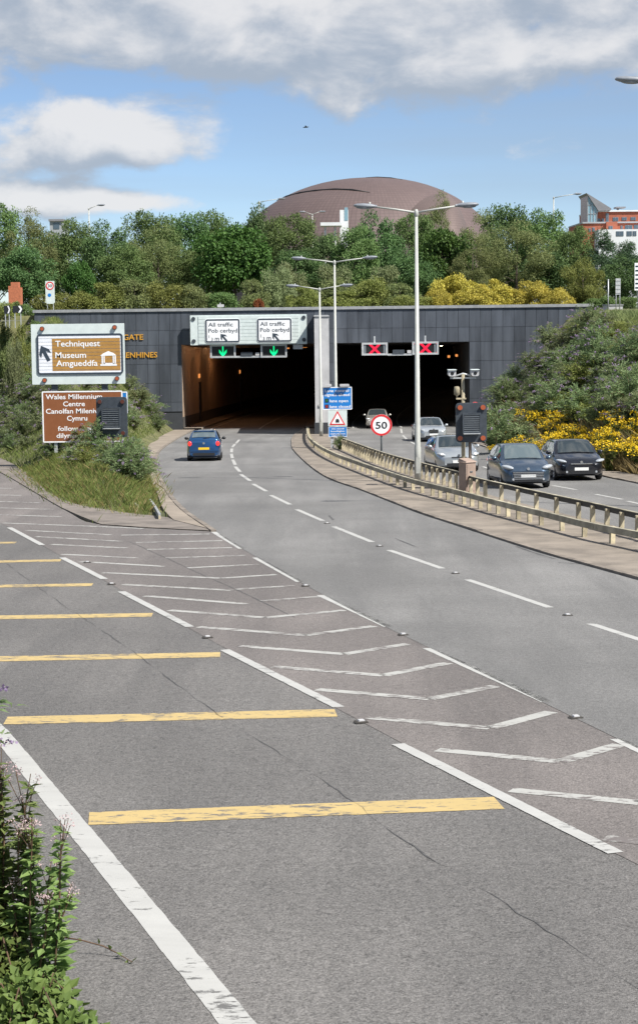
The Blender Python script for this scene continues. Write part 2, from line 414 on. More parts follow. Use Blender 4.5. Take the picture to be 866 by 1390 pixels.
def terrain(x, y):
    x = np.asarray(x, float); y = np.asarray(y, float)
    d = np.full(x.shape, 1e9)
    for poly in (POLY_MAIN, POLY_SLIP, POLY_GORE):
        e = edged(x, y, poly); e[inside(x, y, poly)] = 0; d = np.minimum(d, e)
    base = -GR*np.minimum(y, YP)
    st = np.clip((y-88)/34, 0, 1); sl = np.where(x > 0, .66+.5*st, .55+.5*st); sl = np.where((x < 0) & (y < 88), .55-.21*np.clip((88-y)/18, 0, 1), sl); sl = np.where(y < 30, .36, sl)
    h = base - .06 + sl*np.maximum(d-.25, 0) + .16*np.sin(x*.9+1)*np.cos(y*.7)*np.clip(d/3, 0, 1)
    pl = np.where(y < 40, 1.4, plateau(x, y))
    h = np.where(d <= .25, base-.06, np.minimum(h, np.maximum(pl, base)))
    return np.where(y > YP+.3, plateau(x, y), h)
def tz(x, y): return float(terrain(np.array([x]), np.array([y]))[0])
XW0, XW1 = P(47,420,YP).x, P(803,413,YP).x
xs = np.concatenate([[-6000,-2500,-1000,-400,-200,-120], np.arange(-80, 80.1, 1.0), [120,200,400,1000,2500,6000]])
ys = np.concatenate([[-400,-150,-60], np.arange(-20, YP-.5, 1.0), [YP+.2, YP+.5, YP+6, 170, 200, 260, 400, 800, 1600, 4000, 9000]])
gx, gy = np.meshgrid(xs, ys); gz = terrain(gx.ravel(), gy.ravel()).reshape(gx.shape)
mb = MB(); mb.v = list(zip(gx.ravel().tolist(), gy.ravel().tolist(), gz.ravel().tolist())); nx = len(xs)
for j in range(len(ys)-1):
    for i in range(nx-1):
        if abs(ys[j]-(YP+.2)) < .01 and xs[i] > XW0-.5 and xs[i+1] < XW1+.5: continue      # the portal wall stands in this step
        mb.f.append((j*nx+i, j*nx+i+1, (j+1)*nx+i+1, (j+1)*nx+i)); mb.sm.append(True)
ground = struct('ground', mb, M_soil)

# ------------------------------------------------------------------ roads
base_l = [(14,-40),(8.2,-20),(2.8,-3),(-1.1,9),(-6.0,20),(-16,48),(-24.8,73),(-35.3,95),(-69,121)]
base_r = [(60,-40),(60,-20),(60,-3),(60,5),(40,20),(-5.5,47.5),(-13.0,73),(-22.7,96),(-52,121.5)]
road = struct('road', strip(resample(base_l, 60), resample(base_r, 60), -.004), M_slip)
l1 = chain(PX_L1, 60); l2c = chain(PX_L2)
hatR = resample([Vector(G(-140,612)[:2]), Vector(G(0,641)[:2]), Vector(G(87,691.5)[:2]), Vector(G(138,712)[:2]), Vector(G(294,721.7)[:2])] + l2c[1:], 60)
hatched = struct('hatched_road', strip(l1, hatR, .0), M_hat)
mainL = resample(chain(PX_LEFT) + l2c[1:], 110); mainR = resample(chain(PX_MEDF), 110)
# pair the two sides by distance from the portal
carriage = struct('carriageway_to_tunnel', strip([left[i] for i in range(60)], [along(medF, arclen(medF), 0)[0] if i < 0 else medF[min(89, int(round(i*44/59)))] for i in range(60)], .004), M_main)
rest_l = resample(l2c, 46); rest_r = medF[44:90]
carriage2 = struct('carriageway', strip(rest_l, rest_r, .004), M_main)
medR = offset(rrail, .55)
rk = resample([Vector((3.2, YP))] + [Vector(p) for p in chain([(470,583),(500,604)])] + T2(medR)[20:], 60)
opp = struct('carriageway_from_tunnel', strip(resample([(2.6,YP+1)] + T2(chain([(452,578),(462,592)])) + T2(medR)[8:], 60), resample([(12.4,YP+1)] + T2(kerb_r), 60), .004), M_main)

def raised(L, Rr, z, bottom=-.05):   # raised slab with upright edges
    m = MB(); n = len(L)
    for a, b in zip(L, Rr):
        m.v += [(a[0],a[1],zr(a[1])+bottom),(a[0],a[1],zr(a[1])+z),(b[0],b[1],zr(b[1])+z),(b[0],b[1],zr(b[1])+bottom)]
    for i in range(n-1):
        for k in range(3): m.f.append((4*i+k, 4*i+k+1, 4*i+5+k, 4*i+4+k)); m.sm.append(False)
    m.f += [(0,1,2,3), (4*n-1,4*n-2,4*n-3,4*n-4)]; m.sm += [False]*2
    return m
def kerb_stones(ch, a, b, z, parent, pitch=.92):   # kerbstones laid one by one
    ds = arclen(ch); s = 0
    while s < ds[-1]-.3:
        e = min(ds[-1], s+pitch); pts = [along(ch, ds, s+(e-s)*u) for u in (.008, .992)]; y = pts[0][0].y
        if 24 < y < YP+1 and abs(pts[0][0].x)/y < .22:
            o = [p+Vector((-t.y, t.x))*a for p, t in pts]; i = [p+Vector((-t.y, t.x))*b for p, t in pts]
            raised(o, i, z+random.uniform(-.008, .008)).build('kerbstone', M_kerb, parent)
        s = e
medL = offset(medF, .16)
mr2 = resample([Vector((2.4,YP-2))] + T2(chain([(450,579),(459,591)])) + T2(medR)[8:], 90)
median = struct('median_paving', raised(medL, mr2, .045), M_pave)
kerb_stones(medF, 0, .155, .055, median)
raised(offset(mr2, -.155), mr2, .112).build('kerb', M_kerb, median) if False else None
apron = struct('roadside_apron', raised(apr, offset(left, -.0), .035), M_apron)
kerb_stones(left, -.14, 0, .05, apron)
foot = struct('footpath', raised(kerb_r, fpath_r, .05), M_pave)
kerb_stones(kerb_r, 0, .14, .06, foot)
gore_a = chain([(-120,590),(-60,612),(0,641),(45,667),(87,691.5),(131,710)], 30); 
gore_b = chain([(-120,575),(-60,600),(0,622),(31,638),(70,672),(110,687)], 30)
gore = struct('gore_paving', raised(gore_a, gore_b, .03), M_gore)
strip(offset(gore_a, .30), offset(gore_a, .02), .012).build('drain_channel', M_drain, gore)
g2 = MB(); pp = chain([(131,710),(138.6,712.6),(194,716.5),(294,721.7),(236,707),(228,703),(173,697),(110,687)])
g2.v = [(p[0],p[1],zr(p[1])+.022) for p in pp]; g2.f = [tuple(range(8))]; g2.sm = [False]
g2.build('paving_nose', M_gore, gore)

# ------------------------------------------------------------------ painted markings, each its own
def mark(name, a, b, w, m, parent, z=.007, horiz=False, skew=0):
    a, b = Vector(G(*a)[:2]), Vector(G(*b)[:2]); t = (b-a).normalized(); n = Vector((-t.y, t.x))*w/2
    k = max(1, min(60, int((b-a).length/.11))); mb = MB()
    j = lambda: random.uniform(-.022, .018)*(1 if w < .3 else .6)
    for i in range(k+1):
        p = a.lerp(b, i/k)
        for s in (1, -1): q = p + n*s*(1+j()*2); mb.v.append((q.x, q.y, zr(q.y)+z))
    for i in range(k): mb.f.append((2*i, 2*i+1, 2*i+3, 2*i+2)); mb.sm.append(False)
    return mb.build(name, m, parent)
for a, b in (((13,716),(58,740)),((85,757),(142,786)),((165,803),(258,851)),((305,882),(460,960)),((540,1010),(835,1158)),((970,1228),(1200,1344))):
    mark('lane_dash', a, b, .15, M_white, hatched, .004)
for a, b in (((290,722),(328,745)),((347,757),(407,790)),((435,808),(527,851)),((580,880),(742,953)),((835,1003),(980,1072))):
    mark('lane_dash', a, b, .15, M_white, hatched, .004)
for a, b in (((320.5,602),(325,597)),((315.5,607.3),(319,603)),((314.5,614),(314.8,609)),((315.7,622),(314.3,616)),((319.5,631),(316.2,624)),((326,640.5),(319.6,633.5)),
             ((327,644),(340,653)),((343.7,657),(361.7,667)),((367.7,672.4),(393.8,685)),((402.8,691.7),(438,707)),((453,715),(505,736)),((528,747),(600,772)),((634,787),(746,825)),((801,847),(930,889))):
    mark('lane_dash', a, b, .15, M_white, carriage)
for a, b in (((749,659),(782,665)),((807.5,671),(844,678)),((851,680.5),(900,691)),((700,647.5),(722,653)),((655,633.5),(675,640)),((610,619),(630,625.5)),((580,611),(592,614.5)),((557,599.5),(566,604.5)),((546.5,591),(551.5,596)),((544,582),(545.2,588))):
    mark('lane_dash', a, b, .14, M_white, opp)
mark('edge_line', (478,579.5),(489,569.5), .14, M_white, opp)
mark('edge_line', (-90,908),(0,994), .22, M_white, road, .0); mark('edge_line', (0,994),(242,1290), .22, M_white, road, .0); mark('edge_line', (242,1290),(330,1398), .22, M_white, road, .0)
for a, b in (((121,1111),(677,1089.5)),((8,978),(456,967.5)),((-95,896),(299,888.5)),((-130,840),(207,834.5)),((-150,798),(126,793.5)),((-150,765),(83,760.5)),((-150,739),(22,736.5))):
    mark('yellow_bar', a, b, .47, M_yel, road, .0)
CH = [[(820,1137.5),(985,1156),(1090,1128)],[(693,1072.5),(868,1090),(962,1065)],[(593,1018),(760,1034),(840,1011)],[(498,974),(665,988.5),(748,966.5)],[(430,936),(583,949),(672,931.5)],[(370,905),(520,917),(608,900)],[(326,877),(467,888),(554,874)],
      [(270,851),(415,862.5),(508,850)],[(230,828.5),(360,838.5),(468,828.5)],[(197.5,809),(335,820)],[(355,816),(433,810)],[(167.5,793.5),(315,801.5)],[(320,800),(400,795)],[(140,777.5),(300,785),(375,780)],[(110,762.5),(225,769)],[(255,771),(352,766)],
      [(85,752.5),(185,757.5)],[(225,757.5),(334,754)],[(70,739),(172,744)],[(200,746),(315,743.5)],[(50,728.5),(165,735)],[(185,736.5),(302,734)],[(37,720),(150,726)],[(165,726.5),(285,725)],[(5,710),(115,714),(195,717.5)],
      [(-20,698),(85,701.5)],[(-30,688.5),(72,691.5)],[(-40,679.5),(55,682.5)],[(-50,671),(30,672.5)],[(-60,661.5),(17,663)]]
for c in CH:
    for a, b in zip(c, c[1:]): mark('hatching_stripe', a, b, .19, M_thin, hatched, .0035)
for s in ([(10,765),(50,795),(100,830),(175,880),(235,925),(300,972),(360,1010),(433,1055),(498,1102),(563,1150),(633,1192),(713,1245),(793,1295),(940,1390)],):
    ch = resample([Vector(G(*p)[:2]) for p in s], 120)
    ch = [p + Vector((random.uniform(-.02,.02), random.uniform(-.02,.02))) for p in ch]
    w = [max(.001, .004+.005*math.sin(i*.7)+random.uniform(-.004,.004)) for i in range(len(ch))]
    strip([p+Vector((-a,0)) for p, a in zip(ch, w)], [p+Vector((a,0)) for p, a in zip(ch, w)], .0).build('bitumen_seam', M_seam, road)
ch = resample([Vector(G(*p)[:2]) for p in [(175,735),(225,757),(270,778),(320,800),(400,838)]], 60)
strip([p+Vector((-.018*random.random(),0)) for p in ch], [p+Vector((.02*random.random(),0)) for p in ch], .003).build('bitumen_seam', M_seam, hatched)
for pts in ([(700,742),(722,750),(752,759)],[(757,764),(786,766)],[(536,731),(552,738),(566,743)],[(446,700),(452,706)]):
    ch = resample([Vector(G(*p)[:2]) for p in pts], 12)
    strip([p+Vector((-.03*random.random(),0)) for p in ch], [p+Vector((.05*random.random(),.03)) for p in ch], .007).build('bitumen_patch', M_seam, carriage)
stud0 = None
for x, y in ((490,981),(781,975),(547,862.5),(770,836),(618,779),(152,793.5),(282,866),(415,796),(119,764),(444,711),(515,742)):
    p = G(x, y)
    if stud0 is None:
        stud0 = MB().prism([(-.08,0),(.08,0),(.06,.016),(-.06,.016)], -.05, .05).mesh('road_stud', M_drain)
        lens0 = MB().prism([(-.04,.014),(.04,.014),(.032,.03),(-.032,.03)], -.03, .03).mesh('reflector', M_conc)
    par = hatched if x < 600 and y > 750 else carriage
    o = put('road_stud', stud0, par); o.location = (p.x, p.y, zr(p.y)+.008); o.rotation_euler = (0,0,R(20))
    l = put('reflector', lens0, o)

# ------------------------------------------------------------------ safety barriers along the median
def sweep(ch, zs, prof):             # prof: (side, up) points swept along a chain of 2-d points
    m = MB(); n = len(prof)
    for i, p in enumerate(ch):
        t = (ch[min(i+1,len(ch)-1)] - ch[max(i-1,0)]).normalized(); nn = Vector((-t.y, t.x))
        for a, b in prof: q = p + nn*a; m.v.append((q.x, q.y, zr(p.y)+zs+b))
    for i in range(len(ch)-1):
        for k in range(n): l = (k+1)%n; m.f.append((i*n+k, (i+1)*n+k, (i+1)*n+l, i*n+l)); m.sm.append(False)
    m.f += [tuple(range(n)), tuple(range(len(ch)*n-1, (len(ch)-1)*n-1, -1))]; m.sm += [False]*2
    return m
M_raild = mat('shaded_rail_channel', (.06,.055,.048), .8, .3, 3, objvar=.1)  # rail colour darkened, the shade on its channel face painted in
def barrier(label, ch, rail_z, prof, seg, post_h, pitch, side, wid, rm=None, cap=None):
    ds = arclen(ch); o0 = ch[0]; z0 = zr(o0.y)
    t = thing('safety_barrier', label, 'barrier', (o0.x, o0.y, z0))
    L = ds[-1]; s = 0
    while s < L-.3:
        e = min(L, s+seg); pts = [along(ch, ds, s+.006+(e-s-.012)*i/8)[0] for i in range(9)]
        m = sweep(pts, rail_z, prof); m.v = [(x-o0.x, y-o0.y, z-z0) for x, y, z in m.v]
        ro = m.build('rail', rm or M_rail, t); s = e
        if cap: m = sweep(pts, rail_z, cap); m.v = [(x-o0.x, y-o0.y, z-z0) for x, y, z in m.v]; m.build('rail_flange', M_rail, ro)
    pm = MB().box(-wid/2, wid/2, -.05, .05, -.05, post_h, bev=.012).mesh('post', M_post)
    s = .3
    while s < L-.1:
        p, tt = along(ch, ds, s); n = Vector((-tt.y, tt.x)); q = p + n*side
        o = put('post', pm, t); o.location = (q.x-o0.x, q.y-o0.y, zr(q.y)-z0+.04+random.uniform(-.02,.01)); o.rotation_euler = (random.uniform(-.03,.03), random.uniform(-.03,.03), math.atan2(tt.y, tt.x)+math.pi/2)
        s += pitch(q)
    return t
barrier('low box-beam safety barrier nearest the camera, curving round the median nose', frail, .38, [(-.05,-.075),(.05,-.075),(.05,.075),(-.05,.075)], 4.6,
        .40, lambda q: 1.0 if 46 < q.y < 58 else (1.5 if q.y > 58 else 1.75), .09, .11)
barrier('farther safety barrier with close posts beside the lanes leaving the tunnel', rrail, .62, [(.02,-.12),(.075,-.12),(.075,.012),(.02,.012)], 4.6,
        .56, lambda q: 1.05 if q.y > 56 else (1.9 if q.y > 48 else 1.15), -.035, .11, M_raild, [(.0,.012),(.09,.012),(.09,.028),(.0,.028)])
# ------------------------------------------------------------------ tunnel portal
ZT = P(425, 416.5, YP).z; ZB = zr(YP)
XL0, XL1, XR0, XR1 = P(248,540,YP).x, P(429,540,YP).x, P(455,540,YP).x, P(637,540,YP).x
ZO = P(440, 466, YP).z
portal = thing('tunnel_portal', 'dark slate-tiled tunnel portal with two road openings below the trees', 'tunnel', (0, YP, ZB))
def pl(x, z): return x, z-ZB
T = ZT-ZB-.22; HO = ZO-ZB
mb = MB()
for x0, x1, z0, z1 in ((XW0,XL0,-1,T),(XR1,XW1,-1,T),(XL0,XR1,HO,T),(XL1,XR0,-1,HO)): mb.box(x0, x1, 0, .8, z0, z1)
mb.build('backing_wall', M_back, portal)
MB().box(XW0-.1, XW1+.1, -.16, .95, T, T+.22, bev=.03).build('coping', M_cop, portal)
PW, PHT = .84, 1.45
pmesh = MB().box(-.5, .5, -.045, 0, -.5, .5).mesh('wall_tile', M_slate)
def tiles(x0, x1, z0, z1):
    n = max(1, round((x1-x0)/PW)); w = (x1-x0)/n
    z = z1
    while z > z0+.1:
        h = min(PHT, z-z0)
        for i in range(n):
            o = put('wall_tile', pmesh, portal); o.location = (x0+(i+.5)*w, -.004-random.random()*.012, z-h/2); o.scale = (w-.022, 1, h-.022)
            o.rotation_euler = (random.uniform(-.004,.004), 0, random.uniform(-.004,.004))
        z -= h
tiles(XW0, XL0, HO, T); tiles(XL0, XR1, HO, T); tiles(XR1, XW1, HO, T)
tiles(XW0+4.2, XL0, HO-PHT*3.5, HO); tiles(XR1, XW1-3.4, HO-PHT*3.5, HO); tiles(XL1, XR0, 0.3, HO)
# dividing pier standing forward of the wall
px0, px1 = P(427.3,500,121.5).x, P(447,500,121.5).x
zt = P(437,430,121.5).z-ZB
MB().box(px0, px1, -14, -.05, -.2, zt, bev=.02).build('dividing_pier', M_conc, portal)
MB().box(px0-.06, px1+.06, -14.1, -13.5, -.2, 1.35).build('pier_base', M_back, portal)
MB().box(px0-.03, px1+.03, -14.06, -.1, zt, zt+.08).build('pier_cap', M_cop, portal)
# the two bores
def floor_z(s):                      # level of the road s metres inside, running out to level
    return -GR*s + GR*min(s, 80)**2/160 if s < 80 else -GR*40
def bore(x0, x1, R0, walk0, walk1, m_wall):
    xo = lambda s: s*s/(2*R0)
    ss = [0, 4, 9, 16, 25, 36, 50, 66, 84, 104, 126, 150, 180]
    def ribbon(a, za, b, zb, name, m, par=portal):
        mm = MB()
        for s in ss: mm.v += [(a+xo(s), .02+s, za+floor_z(s)), (b+xo(s), .02+s, zb+floor_z(s))]
        for i in range(len(ss)-1): mm.f.append((2*i,2*i+1,2*i+3,2*i+2)); mm.sm.append(True)
        return mm.build(name, m, par)
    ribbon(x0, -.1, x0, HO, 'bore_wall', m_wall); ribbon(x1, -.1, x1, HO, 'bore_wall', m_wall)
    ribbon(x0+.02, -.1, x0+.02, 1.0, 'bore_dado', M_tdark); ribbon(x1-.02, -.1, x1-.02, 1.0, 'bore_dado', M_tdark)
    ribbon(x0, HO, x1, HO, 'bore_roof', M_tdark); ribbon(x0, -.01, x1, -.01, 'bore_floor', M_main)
    ribbon(x0, .14, x0+walk0, .14, 'walkway', M_kerb); ribbon(x1-walk1, .14, x1, .14, 'walkway', M_kerb)
    ribbon(x0+walk0, -.1, x0+walk0, .14, 'walkway_kerb', M_kerb); ribbon(x1-walk1, -.1, x1-walk1, .14, 'walkway_kerb', M_kerb)
    mm = MB(); s = ss[-1]; mm.box(x0+xo(s)-2, x1+xo(s)+2, s, s+.3, floor_z(s)-1, HO+1); mm.build('bore_end', M_tdark, portal)
    return xo, ribbon
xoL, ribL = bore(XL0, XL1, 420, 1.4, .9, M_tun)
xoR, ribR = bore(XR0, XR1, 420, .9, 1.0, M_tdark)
ribL(XL0+2.0, .008, XL0+2.14, .008, 'edge_line', M_white); ribL(XL0+5.75, .008, XL0+5.89, .008, 'centre_line', M_white); ribR(XR0+1.3, .008, XR0+1.44, .008, 'edge_line', M_white)
ribR(XR0+5.0, .008, XR0+5.14, .008, 'centre_line', M_white)
# recesses in the left wall and the lamps lit inside both bores, strip lamps added
for s in (16, 46):
    m = MB().box(XL0+xoL(s)-.05, XL0+xoL(s)+.05, s-1.2, s+1.2, floor_z(s)+.4, floor_z(s)+3.6); m.build('wall_recess', M_black, portal)
M_tl = mat('tunnel_lamp', (.9,.5,.2), .4, emit=(1,.36,.09), estr=.45)
M_tw = mat('tunnel_lamp_white', (.9,.8,.7), .4, emit=(1,.70,.45), estr=9)
for s, zz in ((14.4, 3.9), (44.4, 3.9)):
    MB().box(XL0+xoL(s)+.02, XL0+xoL(s)+.16, s, s+.5, floor_z(s)+zz, floor_z(s)+zz+.35, bev=.04).build('recess_lamp', M_tl, portal)
M_tr = mat('added_bore_glow', (.9,.5,.2), .4, emit=(1,.47,.20), estr=21)  # extra lamps kept out of view, added to warm the left bore walls
for s in (6, 14, 24):
    z = HO+floor_z(s)-.14
    MB().box(XL0+xoL(s)+2.4-.05*s, XL0+xoL(s)+3.4-.05*s, s, s+.3, z, z+.1, bev=.03).build('added_strip_lamp', M_tr, portal)
for s in (30, 44, 58, 72, 88):
    z = HO+floor_z(s)-.16
    MB().box(XL0+xoL(s)+4.6, XL0+xoL(s)+5.2, s, s+.22, z, z+.12, bev=.03).build('ceiling_lamp', M_tl, portal)
    MB().box(XR0+xoR(s)+8.0, XR0+xoR(s)+8.3, s, s+.2, z, z+.12, bev=.03).build('ceiling_lamp', M_tw, portal)
for px, py in ((609,484),(619.5,482.5),(628.5,478.5)):
    q = P(px, py, YP+9); MB().box(q.x-.1, q.x+.1, 9, 9.15, q.z-ZB-.1, q.z-ZB+.1, bev=.03).build('wall_lamp', M_tl, portal)
# gold capitals on the left of the wall, half hidden by the direction sign
def at_wall(px, py): p = P(px, py, YP); return p.x, p.z-ZB
x1, z1 = at_wall(195, 461); text("QUEEN'S GATE", x1-4.15, z1, .42, portal, M_gold, w=4.15, y=-.06, depth=.07, name='gold_lettering', bold=.012)
x2, z2 = at_wall(214, 485); text("PORTH Y FRENHINES", x2-5.7, z2, .42, portal, M_gold, w=5.7, y=-.06, depth=.07, name='gold_lettering', bold=.012)
# ------------------------------------------------------------------ sign helpers
def rrect(x0, x1, z0, z1, r, n=4):
    pts = []
    for cx, cz, a0 in ((x1-r,z0+r,-90),(x1-r,z1-r,0),(x0+r,z1-r,90),(x0+r,z0+r,180)):
        for i in range(n+1): a = R(a0+90*i/n); pts.append((cx+r*math.cos(a), cz+r*math.sin(a)))
    return pts
def frame(x0, x1, z0, z1, r, w, y0, y1):
    o, i = rrect(x0,x1,z0,z1,r), rrect(x0+w,x1-w,z0+w,z1-w,max(.005,r-w)); n = len(o); m = MB()
    for ring, y in ((o,y0),(i,y0),(o,y1),(i,y1)): m.v += [(x,y,z) for x, z in ring]
    for k in range(n):
        l = (k+1)%n; m.f += [(k,l,n+l,n+k),(k,2*n+k,2*n+l,l),(n+k,n+l,3*n+l,3*n+k)]; m.sm += [False]*3
    return m
def arrow(cx, cz, s, ang, y, m, parent, name='arrow', d=.006, w_=.11):
    pts = [(-w_,-.55),(w_,-.55),(w_,.14),(.36,-.16),(.36,.12),(0,.55),(-.36,.12),(-.36,-.16),(-w_,.14)]
    c, q = math.cos(R(ang)), math.sin(R(ang))
    return MB().prism([(cx+s*(x*c-z*q), cz+s*(x*q+z*c)) for x, z in pts], y-d, y).build(name, m, parent)
class Sg:                            # a sign stood at a pixel and distance; l(px,py) gives its own x, z
    def __init__(s, name, label, cat, px, py, Y, zbase, rz=0, group=None):
        s.k = Y/FPX*1.0; s.c = P(px, py, Y); s.px, s.py = px, py; s.zb = zbase
        s.t = thing(name, label, cat, (s.c.x, Y, zbase), rz, group)
    def l(s, px, py):
        # undo the slight camera roll so the sign hangs level
        dx, dy = px-s.px, py-s.py; c, q = math.cos(ROLL), math.sin(ROLL)
        return (dx*c-dy*q)*s.k, (-(dy*c+dx*q))*s.k + s.c.z - s.zb
# ------------------------------------------------------------------ gantry sign over the left bore
gs = Sg('gantry_sign', 'wide grey gantry board with two white All traffic panels over the left bore', 'sign', 337, 447, YP-.9, ZB)
x0, z0 = gs.l(259, 468.5); x1, z1 = gs.l(416, 426.5)
MB().box(x0, x1, .06, .34, z0, z1, bev=.03).build('panel', M_sgrey, gs.t)
n = 8
for i in range(n):
    MB().box(x0+.62, x1-.62, .02, .06, z0+.06+(z1-z0-.12)*i/n+.012, z0+.06+(z1-z0-.12)*(i+1)/n-.012).build('slat', M_sgrey, gs.t)
for px, py in ((263,433),(412,431),(263.5,463),(412.5,461)):
    a, b = gs.l(px, py); MB().disc(a, b, .15, .0, .06, 16).build('lamp', M_dark, gs.t)
for bx0, bx1, by0, by1 in ((279,326,432.5,465.5),(349,396,431.5,464.5)):
    a0, b0 = gs.l(bx0, by1); a1, b1 = gs.l(bx1, by0)
    pn = MB().prism(rrect(a0,a1,b0,b1,.18), -.012, .02).build('white_panel', M_swhite, gs.t)
    frame(a0+.03,a1-.03,b0+.03,b1-.03,.15,.11,-.02,-.012).build('border', M_sdark, pn)
    w = a1-a0; h = b1-b0
    text('All traffic', a0+.25, b0+h*.68, h*.17, pn, M_sdark, w=w*.70, y=-.012, bold=.01)
    text('Pob cerbyd', a0+.25, b0+h*.43, h*.17, pn, M_sdark, w=w*.83, y=-.012, bold=.01)
    text('1', a0+.28, b0+h*.20, h*.13, pn, M_sdark, y=-.012, bold=.01); text('3', a0+.46, b0+h*.09, h*.13, pn, M_sdark, y=-.012, bold=.01)
    text('m', a0+.74, b0+h*.09, h*.19, pn, M_sdark, y=-.012, bold=.01)
    arrow(a0+w*.53, b0+h*.22, h*.36, 40, -.012, M_sdark, pn)
for px in (330, 345): pass
def lane_signal(px0, px1, py0, py1, Y, label, green, group):
    s = Sg('lane_signal', label, 'traffic signal', (px0+px1)/2, (py0+py1)/2, Y, ZB, 0, group)
    x0, z0 = s.l(px0, py1); x1, z1 = s.l(px1, py0); w = x1-x0
    frame(x0,x1,z0,z1,.02,.14,.0,.3).build('frame', M_galv, s.t)
    MB().box(x0+.14, x1-.14, .08, .28, z0+.14, z1-.14).build('face', M_black, s.t)
    cz = (z0+z1)/2
    if green: arrow(0, cz, .80, 180, .08, M_green_e, s.t, 'green_arrow', .05, .065)
    else:
        m = MB()
        for a in (45, -45): m.box(-.6,.6,.02+.004*(a>0),.08,-.085,.085, M=Matrix.Translation((0,0,cz)) @ Matrix.Rotation(R(a), 4, 'Y'))
        m.build('red_cross', M_red_e, s.t)
        for sx in (-1, 1):
            MB().box(sx*.78-.12, sx*.78+.12, .05, .08, cz-.45, cz+.45).build('side_matrix', M_louv, s.t)
            for q in (-.36, .36): MB().disc(sx*.88, cz+q, .07, .02, .05, 10).build('side_lamp', M_red_e if (sx > 0) or q > 0 else M_amberd, s.t)
    MB().box(-.06, .06, .12, .2, z1, HO+.5).build('hanger', M_galv, s.t)
lane_signal(285.5,320,467.5,486, YP-.55, 'lane signal with green down arrow, left one under the gantry board', True, 'green lane signals')
lane_signal(354,389.5,467,485.5, YP-.55, 'lane signal with green down arrow, right one under the gantry board', True, 'green lane signals')
lane_signal(491,526,465,482.5, YP-.5, 'lane signal with red cross nearer the dividing pier', False, 'red lane signals')
lane_signal(559.5,595,463.5,481.5, YP-.5, 'lane signal with red cross behind the tall lamp column', False, 'red lane signals')
def bar(px0, px1, py, Y, label):
    s = Sg('signal_beam', label, 'beam', (px0+px1)/2, py, Y, ZB)
    x0, z0 = s.l(px0, py); x1, _ = s.l(px1, py)
    MB().box(x0, x1, .05, .15, z0-.07, z0+.07).build('beam', M_galv, s.t)
    MB().box(-.55, .35, .0, .3, z0+.08, z0+.36, bev=.04).build('camera_housing', M_dark, s.t)
    MB().box(.55, .85, .02, .2, z0+.08, z0+.32, bev=.03).build('small_box', M_conc, s.t)
bar(320,354,484.5,YP-.5,'grey beam with camera between the two green lane signals'); bar(526,559.5,481.5,YP-.5,'grey beam with camera between the two red lane signals')
s = Sg('equipment_box', 'small grey box hanging below the right end of the gantry board', 'box', 404, 472, YP-.6, ZB)
x0, z0 = s.l(398, 474); x1, z1 = s.l(411, 468)
MB().box(x0, x1, 0, .3, z0, z1+.02, bev=.03).build('case', M_galv, s.t); MB().box(-.05,.05,.1,.2,z1,z1+.2).build('bracket', M_galv, s.t)
s = Sg('wall_fixture', 'small pale fixture on the portal coping above the gantry board', 'fixture', 299, 414, YP, ZB)
x0, z0 = s.l(295, 417); x1, z1 = s.l(304, 413); MB().box(x0, x1, .1, .4, z0, z1, bev=.05).build('case', M_conc, s.t); MB().box(-.04,.04,.2,.3,z1,z1+.12).build('stub', M_galv, s.t)
# ------------------------------------------------------------------ brown and white direction signs by the slip road
YS = 79.0; zb = tz(P(107,560,YS).x, YS)
ds_ = Sg('direction_sign', 'pale grey slatted direction board with ochre Techniquest and Museum panel', 'sign', 106, 480, YS, zb-.2)
t = ds_.t
for px in (73, 141):
    a, _ = ds_.l(px, 500); _, b = ds_.l(px, 440)
    MB().box(a-.13, a+.13, .12, .34, 0, b-.1).build('post', M_post_d, t)
x0, z0 = ds_.l(44, 522); x1, z1 = ds_.l(169, 439)
MB().box(x0, x1, -.0, .12, z0, z1, bev=.02).build('panel', M_sgrey, t)
a0, b0 = ds_.l(51.5, 508.5); a1, b1 = ds_.l(167, 452.5)
NS = 11
ox0, oz0 = ds_.l(72, 503.5); ox1, oz1 = ds_.l(163.5, 459)
for i in range(NS):
    za, zc = b0+.05+(b1-b0-.1)*i/NS+.008, b0+.05+(b1-b0-.1)*(i+1)/NS-.008
    sl_ = MB().box(a0+.05, a1-.05, -.035, .0, za, zc).build('slat', M_swhite2, t)
    zl, zh = max(za, oz0), min(zc, oz1)
    if zh-zl > .02: MB().box(ox0, ox1, -.040, -.035, zl, zh).build('slat_print', M_ochre, sl_)
frame(a0, a1, b0, b1, .14, .075, -.05, .0).build('border', M_sdark, t)
for px, py in ((58.5,446.5),(156.5,444.5),(61,516),(159,513.5)):
    a, b = ds_.l(px, py); lp = MB().disc(a, b, .105, -.10, 0, 16).build('lamp_hood', M_dark, t); MB().disc(a, b, .08, -.115, -.10, 14).build('amber_lens', M_amber, lp)
a, b = ds_.l(62, 479.5); arrow(a, b, .68, 27, -.042, M_sdark, t)
def line(sg, body, px0, px1, pyb, cap, m, y=-.043, bold=.012, par=None):
    a, b = sg.l(px0, pyb); a2, _ = sg.l(px1, pyb)
    return text(body, a, b, cap*sg.k, par or sg.t, m, w=a2-a, y=y, bold=bold)
line(ds_, 'Techniquest', 76, 136.5, 470.5, 8.2, M_swhite); line(ds_, 'Museum', 76, 117.5, 486, 8.2, M_swhite); line(ds_, 'Amgueddfa', 77, 133, 497, 8.2, M_swhite)
m = MB()
def bx(sg, px0, px1, py0, py1, m, y0=-.05, y1=-.04):
    a, b = sg.l(px0, py1); c, d = sg.l(px1, py0); m.box(a, c, y0, y1, b, d)
